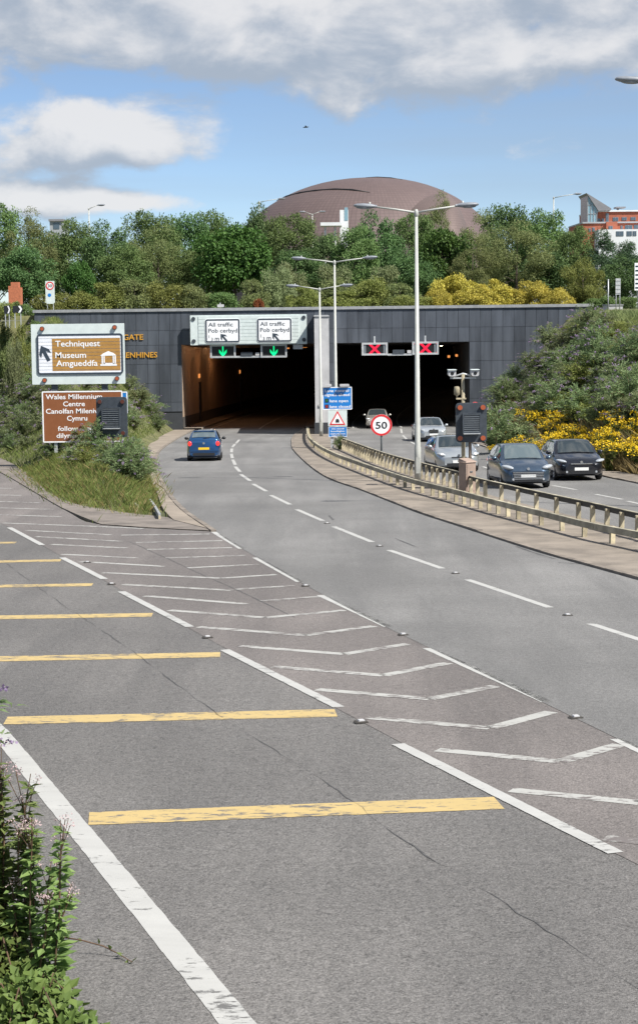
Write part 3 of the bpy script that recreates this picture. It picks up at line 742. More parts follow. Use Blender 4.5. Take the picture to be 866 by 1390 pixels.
bx(ds_, 136.5,159,494,496.5,m); bx(ds_,138.5,140.2,483,494,m); bx(ds_,141.2,142.6,483,494,m); bx(ds_,153.6,155,483,494,m); bx(ds_,156,157.7,483,494,m); bx(ds_,140,157,494-1.5,494,m)
q = [ds_.l(136.5,483), ds_.l(158.5,482.5), ds_.l(155,479.5), ds_.l(147.5,476.5), ds_.l(140,480)]
m.prism([(x, z) for x, z in q], -.05, -.04); m.build('museum_symbol', M_swhite, t)

bs = Sg('tourist_sign', 'brown Wales Millennium Centre sign with white border, half hidden by weeds', 'sign', 112, 566, YS-.5, zb-.2)
t = bs.t; x0, z0 = bs.l(58.5, 601); x1, z1 = bs.l(167, 530)
for px in (75, 150):
    a, _ = bs.l(px, 560); MB().box(a-.07, a+.07, .06, .18, 0, z1-.1).build('post', M_galv, t)
MB().prism(rrect(x0,x1,z0,z1,.06), 0, .05).build('panel', M_brown, t); frame(x0,x1,z0,z1,.06,.055,-.008,0).build('border', M_swhite, t)
for s_, a, b, y, cp in (('Wales Millennium',63,139.5,542,6.8),('Centre',86.5,116,551.5,6.8),('Canolfan Mileniwm',63,144,561.5,6.8),('Cymru',91.5,119,571,6.8),('follow',79,106,585,6.6),('dilynwch',77,114,594.5,6.6)):
    line(bs, s_, a, b, y, cp, M_swhite, y=-.001)
a, b = bs.l(124, 586); m = MB()
m.prism([(a-.16,b+.2),(a-.14,b-.06),(a-.02,b-.24),(a+.14,b-.22),(a+.22,b-.02),(a+.1,b+.12)], -.008, 0); m.build('symbol', M_swhite, t)
m = MB(); m.disc(a-.04, b+.06, .03, -.012, -.008, 8); m.disc(a+.09, b+.03, .03, -.012, -.008, 8); m.box(a-.06, a+.1, -.012, -.008, b-.12, b-.08); m.build('symbol_mark', M_brown, t)

bl = Sg('blue_sign', 'small blue sign mostly hidden behind the left matrix signal', 'sign', 164, 546, YS+2, tz(P(164,546,YS+2).x, YS+2)-.2)
x0, z0 = bl.l(152,562); x1, z1 = bl.l(173.5,531.5); MB().prism(rrect(x0,x1,z0,z1,.05),0,.04).build('panel', M_blue, bl.t); frame(x0,x1,z0,z1,.05,.05,-.008,0).build('border', M_swhite, bl.t)
MB().box(-.05,.05,.04,.14,0,z1-.1).build('post', M_galv, bl.t)

def matrix_signal(name, label, px0, px1, py0, py1, Y, zbase, lens, rz, posts):
    s = Sg(name, label, 'matrix sign', (px0+px1)/2, (py0+py1)/2, Y, zbase, rz); t = s.t
    w = (px1-px0)*s.k/2; zc = s.c.z-zbase; h = (py1-py0)*s.k/2
    MB().prism(rrect(-w,w,zc-h,zc+h,.12), 0, .14).build('backing_board', M_dark, t)
    c = .60*w
    hb = MB().box(-c, c, -.16, 0, zc-h*.50, zc+h*.50, bev=.03).build('housing', M_dark, t)
    n = 9
    for i in range(n):
        z = zc-h*.42+h*.84*i/(n-1)
        MB().prism([(-c+.05,z-.012),(c-.05,z-.012),(c-.05,z+.012),(-c+.05,z+.012)], -.20, -.16).build('louvre', M_louv, hb)
    frame(-c,c,zc-h*.52,zc+h*.52,.03,.05,-.21,-.16).build('shroud', M_louv if False else M_dark, hb)
    MB().box(-c+.03, c-.03, -.25, -.02, zc-h*.56, zc-h*.52).build('sill', M_galv, hb)
    for sx in (-1, 1):
        for sz in (-1, 1):
            l = MB().disc(sx*w*.74, zc+sz*h*.78, .105, -.08, 0, 18).build('lamp_hood', M_dark, t); MB().disc(sx*w*.74, zc+sz*h*.78, .085, -.095, -.08, 16).build('lens', lens, l)
    for px, m_ in posts: MB().tube([(px,.2,0),(px,.2,zc+h*.6)], .055, 10).build('post', m_, t)
    return s
matrix_signal('matrix_signal', 'dark matrix signal standing in front of the brown sign, lamps unlit', 131, 173, 539, 594, 75.5, tz(P(152,566,75.5).x,75.5)-.2, M_amberd, R(-4), ((0,M_post_d),))
MB().box(-.35,.35,.0,.16,0,.1)
ym = 60.5; g = G(637, 670)
matrix_signal('matrix_signal', 'dark matrix signal with four amber lamps above the brown cabinet', 618.5, 660.5, 547, 600.5, ym, zr(ym)+.03, M_amber, 0, ((-.27,M_post),(-.03,M_rust)))
# brown cabinet at its foot, corner towards the camera
g = G(630, 672); cb = thing('roadside_cabinet', 'brown box cabinet on the median at the foot of the matrix signal', 'cabinet', (g.x+.12, g.y+.25, zr(g.y)+.03), R(33))
MB().box(-.20,.20,-.2,.2,0,1.05).build('body', M_box, cb); 
m = MB(); m.add([(-.23,-.23,1.05),(.23,-.23,1.05),(.23,.23,1.05),(-.23,.23,1.05),(-.2,-.2,1.09),(.2,-.2,1.09),(.2,.2,1.17),(-.2,.2,1.17)], [(0,3,2,1),(4,5,6,7),(0,1,5,4),(1,2,6,5),(2,3,7,6),(3,0,4,7)]); m.build('lid', M_box, cb)
MB().box(-.15,.15,-.215,-.2,.1,.98).build('door', M_box, cb); MB().box(-.05,.05,-.235,-.215,.72,.76).build('handle', M_post_d, cb)
# camera mast behind
yc = 62.0; sg = Sg('camera_mast', 'slim mast with two traffic cameras above the right matrix signal', 'camera mast', 628.5, 520, yc, zr(yc)+.03); t = sg.t
_, zt_ = sg.l(628, 508)
MB().tube([(0,.1,0),(0,.1,zt_)], [.075,.06], 12).build('mast', M_post, t)
MB().tube([(-.42,.1,zt_-.12),(0,.1,zt_+.02),(.42,.1,zt_-.1)], .03, 8).build('crossbar', M_galv, t); MB().box(-.45,.45,.07,.13,zt_-.16,zt_-.11).build('bracket', M_galv, t)
for sx in (-1, 1):
    c_ = MB().box(sx*.40-.13, sx*.40+.13, -.25, .25, zt_-.06, zt_+.15, bev=.04).build('traffic_camera', M_conc, t); MB().box(sx*.40-.15, sx*.40+.15, -.30, .22, zt_+.15, zt_+.17).build('sunshield', M_sgrey, c_); MB().disc(sx*.40, zt_+.04, .06, -.26, -.25, 12).build('lens', M_black, c_)
_, zq = sg.l(628, 536); MB().lathe([(.0,zq+.30),(.09,zq+.29),(.105,zq+.2),(.105,zq+.02),(.03,zq-.03),(.03,zq-.15),(0,zq-.16)], 14, Matrix.Translation((-.22,.05,0))).build('sensor', M_post, t)
MB().box(-.25,.1,.02,.08,zq-.16,zq-.11).build('sensor_arm', M_post, t)

# ------------------------------------------------------------------ signs on the median
yb = 97.0
cs = Sg('lane_control_sign', 'blue Lane control signals ahead sign above a red tunnel warning triangle', 'sign', 457.8, 560, yb, zr(yb)+.03); t = cs.t
for px in (450.5, 467.5):
    a, _ = cs.l(px, 560); _, b = cs.l(px, 526); MB().box(a-.08, a+.08, .05, .2, 0, b).build('post', M_galv, t)
x0, z0 = cs.l(438, 556.3); x1, z1 = cs.l(477.6, 525)
p_ = MB().prism(rrect(x0,x1,z0,z1,.05), 0, .05).build('blue_panel', M_blue, t); frame(x0,x1,z0,z1,.05,.045,-.008,0).build('border', M_swhite, p_)
for s_, a, b, y, cp in (('Lane control',441,473.5,532.3,3.9),('signals ahead',440.3,474.5,537.8,3.9),('lane open',447.5,472.5,546,3.9),('lane closed',447.5,475.5,553.8,3.9)):
    line(cs, s_, a, b, y, cp, M_swhite, y=-.001, par=p_)
for (py, mm, gr) in ((543.8, M_green_e, 1), (551.8, M_red_e, 0)):
    a, b = cs.l(443.5, py); bxx = MB().box(a-.1, a+.1, -.006, 0, b-.11, b+.11).build('signal_symbol', M_sblack, p_)
    m = MB()
    if gr: m.box(a-.015,a+.015,-.012,-.006,b-.06,b+.08); m.prism([(a-.06,b),(a,b-.08),(a+.06,b)], -.012, -.006)
    else:
        for k in (45,-45): m.box(-.09,.09,-.012,-.006,-.015,.015, M=Matrix.Translation((a,0,b)) @ Matrix.Rotation(R(k),4,'Y'))
    m.build('symbol_mark', mat('symbol_green',(.02,.35,.10),.5) if gr else M_red, bxx)
for u, v in ((440,450),(461,474)):
    a, b = cs.l(u, 525); c, d = cs.l(v, 521.8); MB().box(a, c, -.25, .1, b+.02, d+.02, bev=.03).build('sign_light', M_conc, t)
x0, z0 = cs.l(445.5, 578.5); x1, z1 = cs.l(471, 556.6)
tp = MB().box(x0, x1, .0, .05, z0, z1).build('triangle_panel', M_sgrey, t)
tri = [cs.l(447,577), cs.l(468.8,576.8), cs.l(458,557.5)]; cx = sum(p[0] for p in tri)/3; cz = sum(p[1] for p in tri)/3
def shrink(f): return [(cx+(x-cx)*f, cz+(z-cz)*f) for x, z in tri]
MB().prism(tri, -.01, 0).build('red_triangle', M_red, tp); MB().prism(shrink(.74), -.016, -.01).build('white_triangle', M_swhite, tp)
m = MB(); r_ = .10
m.prism([(cx-r_,cz-.13),(cx+r_,cz-.13)]+[(cx+r_*math.cos(R(a)), cz-.02+r_*math.sin(R(a))) for a in range(0,181,30)], -.021, -.016); m.build('tunnel_symbol', M_sblack, tp)
x0, z0 = cs.l(446, 593.3); x1, z1 = cs.l(470.8, 579)
p2 = MB().box(x0, x1, .0, .05, z0, z1).build('blue_plate', M_blue, t); frame(x0,x1,z0,z1,.02,.02,-.006,0).build('border', M_swhite, p2)
for s_, a, b, y in (('Use tunnel',450,467,583),('headlights',449,468,586.4),('Defnyddiwch',448.5,468.5,590),('oleuadau',450,467,592.6)): line(cs, s_, a, b, y, 2.0, M_swhite, y=-.001, par=p2)

def round_sign(name, label, px, py, rp, Y, zbase, txt, post_m, ht=None, lens=None):
    s = Sg(name, label, 'sign', px, py, Y, zbase); t = s.t; r = rp*s.k; z = s.c.z-zbase
    MB().tube([(0,.07,0),(0,.07,z+r*.7)], .045, 10).build('post', post_m, t)
    MB().tube([(0,.07,0),(0,.07,.55)], .085, 10).build('post_base', post_m, t)
    d = MB().disc(0, z, r, 0, .03, 40).build('disc', M_swhite, t); MB().ring(0, z, r*.80, r*.995, -.006, 0, 40).build('red_ring', M_red, d)
    if txt: text(txt, 0, z-r*.33, r*.66, d, M_sblack, w=r*1.08, y=-.001, cx=0, bold=.015)
    MB().box(-.1,.1,.03,.06,z+r*.3,z+r*.38).build('clip', M_galv, t)
round_sign('speed_limit_sign', 'round red-ringed 50 speed limit sign on the median', 517.5, 577, 14.6, 80.0, zr(80)+.03, '50', M_post_d)
round_sign('speed_limit_sign', 'tiny red-ringed sign beside the lamp column at the pier', 434.8, 556.5, 4.6, 126.0, zr(126)+.03, '', M_galv)
round_sign('speed_limit_sign', 'small red-ringed sign peeping over the right matrix signal', 644.5, 550.5, 5.2, 112.0, tz(P(644,550,112).x,112), '', M_galv)
p = G(444, 592); bo = thing('bracket_post', 'short pale T-shaped post beside the dividing pier', 'post', (P(438,590,121).x, 121, zr(121)+.03))
MB().box(-.07,.07,-.07,.07,0,1.9).build('stem', M_conc, bo); MB().box(-.25,.75,-.08,.08,1.9,2.05).build('crossbar', M_conc, bo)

# ------------------------------------------------------------------ street lamps
def lamp(label, x, y, zb, h, arms, arm_len=2.2, group='street lamps', rz=0, r=(.105,.055), rise=.22, head=.80):
    t = thing('street_lamp', label, 'street lamp', (x, y, zb), rz, group)
    MB().tube([(0,0,-.1),(0,0,1.3),(0,0,1.34),(0,0,h)], [r[0]*1.15,r[0]*1.15,r[0],r[1]], 14).build('column', M_lamp, t)
    if zb < 3: MB().box(-.07,.07,-r[0]*1.2,-r[0]*1.1,.35,.95).build('access_door', M_lamp, t)
    MB().lathe([(0,h+.09),(.05,h+.07),(.08,h),(.08,h-.16),(.06,h-.18)], 12).build('joint', M_lamp, t)
    for sgn in arms:
        a = arm_len-head
        MB().tube([(0,0,h-.04),(sgn*a*.5,0,h-.04+rise*.55),(sgn*a,0,h-.04+rise)], [.04,.036,.032], 8).build('arm', M_lamp, t)
        Mx = Matrix.Translation((sgn*a, 0, h-.04+rise)) @ Matrix.Rotation(-sgn*R(3), 4, 'Y') @ Matrix.Diagonal((sgn,1,1,1))
        hd = MB()
        prof = [(-.05,.05,.045),(.06,.09,.06),(.16,.13,.085),(head*.55,.155,.095),(head*.85,.14,.075),(head*.97,.09,.045),(head,.03,.015)]
        n = 10
        for d, wy, wz in prof:
            for j in range(n): q = 2*math.pi*j/n; hd.v.append(tuple(Mx @ Vector((d, wy*math.cos(q), wz*math.sin(q)+.02))))
        for i in range(len(prof)-1):
            for j in range(n):
                l = (j+1)%n; f = (i*n+j, i*n+l, (i+1)*n+l, (i+1)*n+j); hd.f.append(f if sgn > 0 else f[::-1]); hd.sm.append(True)
        hd.f.append(tuple(range(n))); hd.f.append(tuple((len(prof)-1)*n+j for j in range(n))); hd.sm += [False, False]
        ho = hd.build('lamp_head', M_lhead, t)
        MB().ball((0,0,0),.26,.115,.05, 12, 8, Mx @ Matrix.Translation((head*.55,0,-.055))).build('lens', M_lens, ho)
        MB().lathe([(0,.17),(.035,.165),(.04,.1),(.04,.08)], 10, Mx @ Matrix.Translation((.22,0,0))).build('photocell', M_lamp, ho)
    return t
def lamp_px(label, px, py_base, py_top, arm_px, **k):
    g = G(px, py_base, .03); s = g.y/FPX; top = P(px, py_top, g.y); lamp(label, g.x, g.y, g.z, top.z-g.z, (-1, 1), arm_px*s, **k)
lamp_px('tallest and nearest double-arm street lamp rising behind the front barrier', 567, 655, 287, 84)
lamp_px('middle of three double-arm street lamps, behind the blue lane sign', 456.5, 602.5, 355, 58)
lamp_px('smallest of three double-arm street lamps, in front of the pier', 436, 592.5, 392, 45)
g = P(834, 106, 50); lamp('street lamp cut off by the right edge, only its grey head in view', g.x+4.6, 50, tz(g.x+4.6,50), g.z-tz(g.x+4.6,50)-.5, (-1,), 4.6, head=.95, rise=.45)
def far_lamp(label, px, py, Y, arms, al, rz=0):
    p = P(px, py, Y); z = 3.75; lamp(label, p.x, Y, z, p.z-z, arms, al, 'far street lamps', rz, (.1,.06), .35, .8)
far_lamp('single-arm street lamp above the left treetops', 121, 283, 186, (1,), 1.7)
far_lamp('street lamp head above the trees left of the domed building', 352, 274, 206, (1,), 3.0)
far_lamp('small street lamp in front of the lower left of the domed building', 424, 291, 230, (-1, 1), 1.7)
far_lamp('street lamp head against the sky left of the red brick building', 751, 268, 185, (1,), 2.9)
# ------------------------------------------------------------------ cars
M_glass = mat('car_glass', (.030,.040,.044), .04, spec=.9, coat=.6)
M_glass2 = mat('car_glass_light', (.10,.13,.14), .05, spec=.9, coat=.6)  # paler glass, reflected light put into its base colour
M_tyre = mat('tyre', (.018,.018,.018), .85); M_rim = mat('alloy', (.45,.46,.47), .35, metal=.7); M_trim = mat('black_trim', (.015,.016,.018), .5)
M_chrome = mat('chrome', (.75,.76,.78), .16, metal=1.0); M_hl = mat('headlamp', (.36,.39,.42), .08, spec=.9, coat=.8); M_hlon = mat('headlamp_lit', (.9,.88,.8), .2, emit=(1,.84,.62), estr=1.6)
M_tail = mat('tail_lamp', (.45,.01,.012), .15, emit=(1,.05,.04), estr=.55, coat=.6); M_plw = mat('plate_white', (.72,.73,.72), .4); M_ply = mat('plate_yellow', (.75,.48,.02), .4)
M_seat = mat('seat_cloth', (.03,.03,.035), .9)
def lerpk(keys, x):
    if x <= keys[0][0]: return keys[0][1]
    for (a, u), (b, v) in zip(keys, keys[1:]):
        if x <= b: t = (x-a)/max(1e-9, b-a); return u+(v-u)*t
    return keys[-1][1]
def smoothk(keys, L):                # soften the corners of a keyed profile
    def f(x):
        w = .05; return sum(lerpk(keys, x+k*w/2) for k in (-2,-1,0,1,2))/5
    return f
def make_car(name, label, px, py, head_deg, L, Wd, H, col, style, at='front', metal=.55, lit=False, glass=None, roofrear=.62, boot=None, hood=.97):
    paintm = mat('paint_'+label[:14].replace(' ','_'), col, .28, metal=metal, coat=1.0)
    w2 = Wd/2; g = G(px, py); hd = Vector((math.sin(R(head_deg)), math.cos(R(head_deg))))
    c = Vector((g.x, g.y)) - hd*(L/2 if at == 'front' else -L/2)
    t = thing(name, label, 'car', (c.x, c.y, zr(c.y)+.006))
    t.rotation_euler = (math.atan(-GR*hd.y), 0, math.atan2(-hd.x, hd.y))
    Y = lambda d: L/2-d              # d runs from the nose backwards
    gl = glass or M_glass
    belt = smoothk([(0,.58),(.06,.66),(.25,.76),(.95,hood-.04),(1.3,hood),(L-.35,hood+.06),(L-.06,hood+(.02 if boot is None else .0)),(L,.84)], L)
    top = smoothk([(0,.60),(.06,.70),(.25,.82),(.95,hood+.02),(1.3,hood+.02),(L-.35,hood+.07),(L-.06,hood+.02),(L,.86)], L)
    wid = smoothk([(0,.62),(.05,.74),(.16,.87),(.38,.96),(.75,1),(L-.8,1),(L-.25,.95),(L-.07,.87),(L,.80)], L)
    ds = [0,.03,.07,.13,.2,.3,.45,.6,.75,.9,1.05,1.2,1.5,1.9,2.3,L-1.5,L-1.2,L-.9,L-.65,L-.45,L-.3,L-.18,L-.1,L-.04,L]; ds = sorted(set(round(d,3) for d in ds))
    def sect(d):
        w = w2*wid(d); zb = .2+.05*max(0,1-d/.3)+.06*max(0,1-(L-d)/.3); bz, tz_ = belt(d), top(d)
        half = [(0,zb),(.82*w,zb),(.95*w,zb+.05),(.985*w,zb+.14),(w*.992,zb+.2),(w,.48*bz+.12),(w*.995,bz-.16),(w*.975,bz-.06),(w*.93,bz),(w*.78,(bz+tz_)/2+.012),(w*.4,tz_),(0,tz_+.012)]
        return half
    mb = MB(); n = 0
    for d in ds:
        h = sect(d); full = h + [(-x,z) for x, z in h[-2:0:-1]]; n = len(full); mb.v += [(x, Y(d), z) for x, z in full]
    for i in range(len(ds)-1):
        for k in range(n): l = (k+1)%n; mb.f.append((i*n+k, i*n+l, (i+1)*n+l, (i+1)*n+k)); mb.sm.append(True)
    mb.f += [tuple(range(n-1,-1,-1)), tuple((len(ds)-1)*n+k for k in range(n))]; mb.sm += [False]*2
    # greenhouse joined to the shell
    dc, dr0 = .95, 1.72; dr1, de = L-roofrear-.25, (L-.10 if boot is None else L-boot)
    if boot is not None: dr1 = de-.72
    gz = smoothk([(dc,belt(dc)-.01),(dc+.06,belt(dc)+.05),(dr0,H-.035),(dr0+.35,H-.005),(dr1-.3,H-.02),(dr1,H-.06),(de-.02,belt(de)+.10),(de,belt(de)-.02)], L)
    gw = smoothk([(dc,.86),(dr0,.72),(dr0+.5,.715),(dr1,.69),(de,.80)], L)
    gd = [dc, dc+.05, dc+.15, dc+.3, dc+.45, dc+.6, dr0-.05, dr0+.05, dr0+.2, dr0+.5, (dr0+dr1)/2, dr1-.2, dr1, dr1+.12, (dr1+de)/2, de-.1, de-.03, de]; gd = sorted(set(round(d,3) for d in gd))
    def gs_(d):
        w = w2*wid(d); b = belt(d); z = max(gz(d), b-.02); wr = w2*gw(d); f = min(1, max(0,(z-b)/(H-b)))
        wr2 = .90*w+(wr-.90*w)*f
        return w, b, z, wr2
    gb = MB()
    for d in gd:
        w, b, z, wr = gs_(d)
        h = [(0,b-.1),(.90*w,b-.1),(.925*w,b-.02),(wr,z-.07 if z-.07 > b else b-.005),(wr*.93,z-.015),(wr*.8,z),(wr*.4,z+.014),(0,z+.018)]
        full = h + [(-x,q) for x, q in h[-2:0:-1]]; m_ = len(full); gb.v += [(x, Y(d), q) for x, q in full]
    for i in range(len(gd)-1):
        for k in range(m_): l = (k+1)%m_; gb.f.append((i*m_+k, i*m_+l, (i+1)*m_+l, (i+1)*m_+k)); gb.sm.append(True)
    gb.f += [tuple(range(m_-1,-1,-1)), tuple((len(gd)-1)*m_+k for k in range(m_))]; gb.sm += [False]*2
    # wheel arches are cut out of the shell
    wr_, fa, ra = .315, .84, L-.78
    body = mb.build('body', paintm, t)
    cut = MB()
    for a in (fa, ra): cut.tube([(-w2-.3,Y(a),.33),(w2+.3,Y(a),.33)], .37, 28, smooth=True)
    co = cut.build('cutter', None)
    md = body.modifiers.new('b', 'BOOLEAN'); md.object = co; md.operation = 'DIFFERENCE'; md.solver = 'FAST'
    bpy.context.view_layer.update(); dg = bpy.context.evaluated_depsgraph_get()
    me = bpy.data.meshes.new_from_object(body.evaluated_get(dg)); body.modifiers.clear(); body.data = me; bpy.data.objects.remove(co)
    me.materials.clear(); me.materials.append(paintm)
    try: me.set_sharp_from_angle(angle=R(38))
    except Exception: pass
    gme = gb.mesh('cabin', paintm)
    try: gme.set_sharp_from_angle(angle=R(50))
    except Exception: pass
    cabin = put('cabin', gme, t)
    MB().box(-w2*.9,w2*.9,-L*.42,L*.42,.17,.42).build('underbody', M_trim, t)
    def patch(name, rows, m, par, off):
        pm = MB(); k = len(rows[0]); pm.v = [tuple(Vector(p)+Vector(off(p))) for r in rows for p in r]
        for i in range(len(rows)-1):
            for j in range(k-1): pm.f.append((i*k+j, i*k+j+1, (i+1)*k+j+1, (i+1)*k+j)); pm.sm.append(True)
        return pm.build(name, m, par)
    def topstrip(d0, d1, sgn, name, inset=.90):
        rows = []
        for i in range(7):
            d = d0+(d1-d0)*i/6; w, b, z, wr = gs_(d)
            rows.append([(wr*.93*inset*u if abs(u) > .9 else wr*.8*inset*u/.8, Y(d), z+.018-.018*abs(u)**2*1.4) for u in (-1,-.8,-.5,-.2,0,.2,.5,.8,1)])
        return patch(name, rows, gl, cabin, lambda p: (0, sgn*.012, .012))
    topstrip(dc+.10, dr0-.03, 1, 'windscreen'); topstrip(dr1+.05, de-(.10 if boot is None else .06), -1, 'rear_window', .88)
    mid = (dr0+dr1)/2+.05
    for sx in (-1, 1):
        for a, b2 in ((dc+.36, mid-.05), (mid+.05, min(de-.34, dr1+.22))):
            rows = []
            for i in range(7):
                d = a+(b2-a)*i/6; w, b, z, wr = gs_(d); zt2 = z-.07
                rows.append([(sx*(.925*w+(wr-.925*w)*u), Y(d), (b-.02)+(zt2-b+.02)*u) for u in (.14,.35,.6,.92)])
            patch('side_window', rows, gl, cabin, lambda p: (sx*.012, 0, .004))
        mr = MB(); mr.ball((sx*(w2+.09), Y(dc+.42), hood+.05), .10, .07, .075, 12, 8); mr.box(min(sx*(w2-.03),sx*(w2+.05)), max(sx*(w2-.03),sx*(w2+.05)), Y(dc+.42)-.03, Y(dc+.42)+.03, hood-.0, hood+.04)
        mr.build('wing_mirror', paintm if style != 'rear_view' else M_trim, t)
        for a in (fa, ra):
            Mx = Matrix.Translation((sx*(w2-.11), Y(a), wr_)) @ Matrix.Rotation(math.pi/2*sx, 4, 'Y')
            wh = MB().lathe([(.19,-.09),(.285,-.095),(wr_,-.06),(wr_,.07),(.29,.10),(.215,.10),(.205,.06)], 26, Mx).build('wheel', M_tyre, t)
            rm = MB().lathe([(.0,.085),(.05,.085),(.07,.06),(.20,.055),(.215,.095)], 26, Mx)
            for s_ in range(5): rm.box(-.028,.028,.03,.205,.055,.082, M=Mx @ Matrix.Rotation(2*math.pi*s_/5, 4, 'Z'))
            rm.build('rim', M_rim, wh)
            MB().lathe([(0,-.04),(.2,-.04)], 20, Mx).build('brake_disc', M_trim, wh)
        MB().box(min(sx*w2*.992,sx*(w2*.992+.012)), max(sx*w2*.992,sx*(w2*.992+.012)), Y(ra-.45), Y(fa+.45), .24, .31).build('sill_trim', M_trim, t)
        MB().box(min(sx*w2*.995,sx*(w2*.995+.02)), max(sx*w2*.995,sx*(w2*.995+.02)), Y(mid+.85), Y(mid+.68), hood-.12, hood-.09).build('door_handle', paintm, t)
    f = w2*wid(0)
    front = MB().box(-f*.98, f*.98, L/2-.02, L/2+.012, .25, .37, bev=.03).build('lower_intake', M_trim, t)
    MB().box(-.26,.26,L/2+.012,L/2+.025,.39,.50).build('front_plate', M_plw, t)
    if style == 'barred':
        gr = MB().prism([(-.50,.30),(.50,.30),(.56,.60),(-.56,.60)], L/2-.02, L/2+.014).build('grille', M_trim, t)
        for i in range(5): MB().box(-.50-.01*i,.50+.01*i,L/2+.014,L/2+.03,.34+.055*i,.36+.055*i).build('grille_bar', M_chrome, gr)
        hx, hz, hrx, hrz = .70*w2/.88, .755, .24, .075
    elif style == 'strip':
        gr = MB().prism([(-.34,.26),(.34,.26),(.52,.42),(-.52,.42)], L/2-.02, L/2+.016).build('grille', M_trim, t)
        MB().box(-.40,.40,L/2-.02,L/2+.022,.62,.655).build('upper_grille', M_chrome, t)
        hx, hz, hrx, hrz = .70*w2/.88, .745, .22, .058
    elif style == 'saloon':
        gr = MB().prism(rrect(-.27,.27,.54,.72,.05), L/2-.10, L/2+.015).build('grille', M_trim, t); frame(-.29,.29,.53,.735,.05,.03,L/2+.0,L/2+.026).build('grille_frame', M_chrome, gr)
        for i in range(3): MB().box(-.25,.25,L/2+.015,L/2+.024,.58+.045*i,.592+.045*i).build('grille_bar', M_chrome, gr)
        hx, hz, hrx, hrz = .60*w2/.86, .68, .17, .085
    else:
        gr = MB().prism([(-.42,.26),(.42,.26),(.50,.38),(-.50,.38)], L/2-.02, L/2+.016).build('grille', M_trim, t); MB().box(-.30,.30,L/2-.05,L/2+.016,.60,.64).build('upper_grille', M_trim, t)
        hx, hz, hrx, hrz = .68*w2/.88, .735, .20, .07
    for sx in (-1, 1):
        hl = MB().ball((0,0,0), hrx, .13, hrz, 16, 10, Matrix.Translation((sx*hx, L/2-.19, hz)) @ Matrix.Rotation(R(-38*sx), 4, 'Z') @ Matrix.Rotation(R(-10*sx), 4, 'Y')).build('headlight', M_hl, t)
        if lit: MB().ball((sx*(hx-.02), L/2-.085, hz), .065, .04, .05, 10, 6).build('lit_bulb', M_hlon, hl)
        fg = MB().disc(sx*f*.92, .34, .04, -L/2-.02, -L/2-.02+.03, 14, Matrix.Rotation(math.pi, 4, 'Z')).build('fog_lamp', M_hl, t)
    MB().disc(0, .70 if style not in ('saloon',) else .75, .05, -L/2-.02, -L/2+.03, 16, Matrix.Rotation(math.pi, 4, 'Z')).build('badge', M_chrome, t)
    # rear
    rb = L/2
    for sx in (-1, 1):
        tl = MB().ball((sx*w2*.80, -rb+.03, .84), .10, .07, .12, 16, 10).build('tail_light', M_tail, t)
        MB().disc(sx*w2*.80, .80, .05, -rb-.045, -rb-.03, 14).build('reverse_lens', M_hl if style != 'rear_view' else M_tail, tl)
    MB().box(-.26,.26,-rb-.016,-rb+.0,.55,.66).build('rear_plate', M_ply, t)
    MB().box(-f*.98,f*.98,-rb-.012,-rb+.05,.27,.40, bev=.03).build('rear_valance', M_trim, t)
    MB().box(-w2*.86,w2*.86,-rb-.03,-rb+.1,.47,.52,bev=.015).build('bumper_ledge', paintm, t)
    if style == 'rear_view':
        MB().disc(0,.86,.055,-rb-.02,-rb+.02,18).build('badge', M_chrome, t); z = H-.07
        MB().box(-.17,.17,Y(dr1)-.10,Y(dr1)-.02,z-.01,z+.03).build('brake_light', M_tail, t)
        MB().box(-w2*.60,w2*.60,Y(dr1)-.16,Y(dr1)+.06,z+.0,z+.045,bev=.015).build('roof_spoiler', paintm, t)
        MB().tube([(0,Y(dr1)+.1,H-.02),(0,Y(dr1)-.02,H+.18)], .008, 5).build('aerial', M_trim, t)
        MB().tube([(-.02,Y(de)-.0,hood+.12),(.30,Y(de)+.06,hood+.16)], .012, 5).build('rear_wiper', M_trim, t)
    else:
        MB().tube([(-.5,Y(dc+.08),hood+.05),(.15,Y(dc+.12),hood+.08)], .01, 5).build('wiper', M_trim, t)
    return t
make_car('hatchback_car', 'blue hatchback seen from behind, driving towards the left bore', 277.2, 626.3, -2.0, 3.92, 1.65, 1.46, (.014,.075,.20), 'rear_view', 'rear', glass=M_glass2)
make_car('tunnel_car', 'silver car just inside the right bore, half behind the 50 sign', 512, 582.0, 182, 4.3, 1.76, 1.45, (.42,.41,.38), 'x', lit=True)
make_car('saloon_car', 'pale silver saloon emerging from the right bore', 588.5, 600, 176.5, 4.5, 1.74, 1.43, (.50,.54,.57), 'saloon', boot=.75, hood=.92)
make_car('hatchback_car', 'silver-blue hatchback with lit headlamps behind the brown cabinet', 623, 641.5, 175.5, 4.4, 1.81, 1.46, (.42,.455,.48), 'x', lit=True)
make_car('hatchback_car', 'dark steel-blue hatchback with chrome-barred grille beside the far barrier', 717, 664, 176.5, 4.2, 1.75, 1.51, (.075,.115,.170), 'barred', metal=.7, glass=M_glass2)
make_car('hatchback_car', 'near-black hatchback in the outer lane beside the yellow flowers', 789, 653, 177, 4.36, 1.82, 1.48, (.008,.010,.017), 'strip', metal=.3)
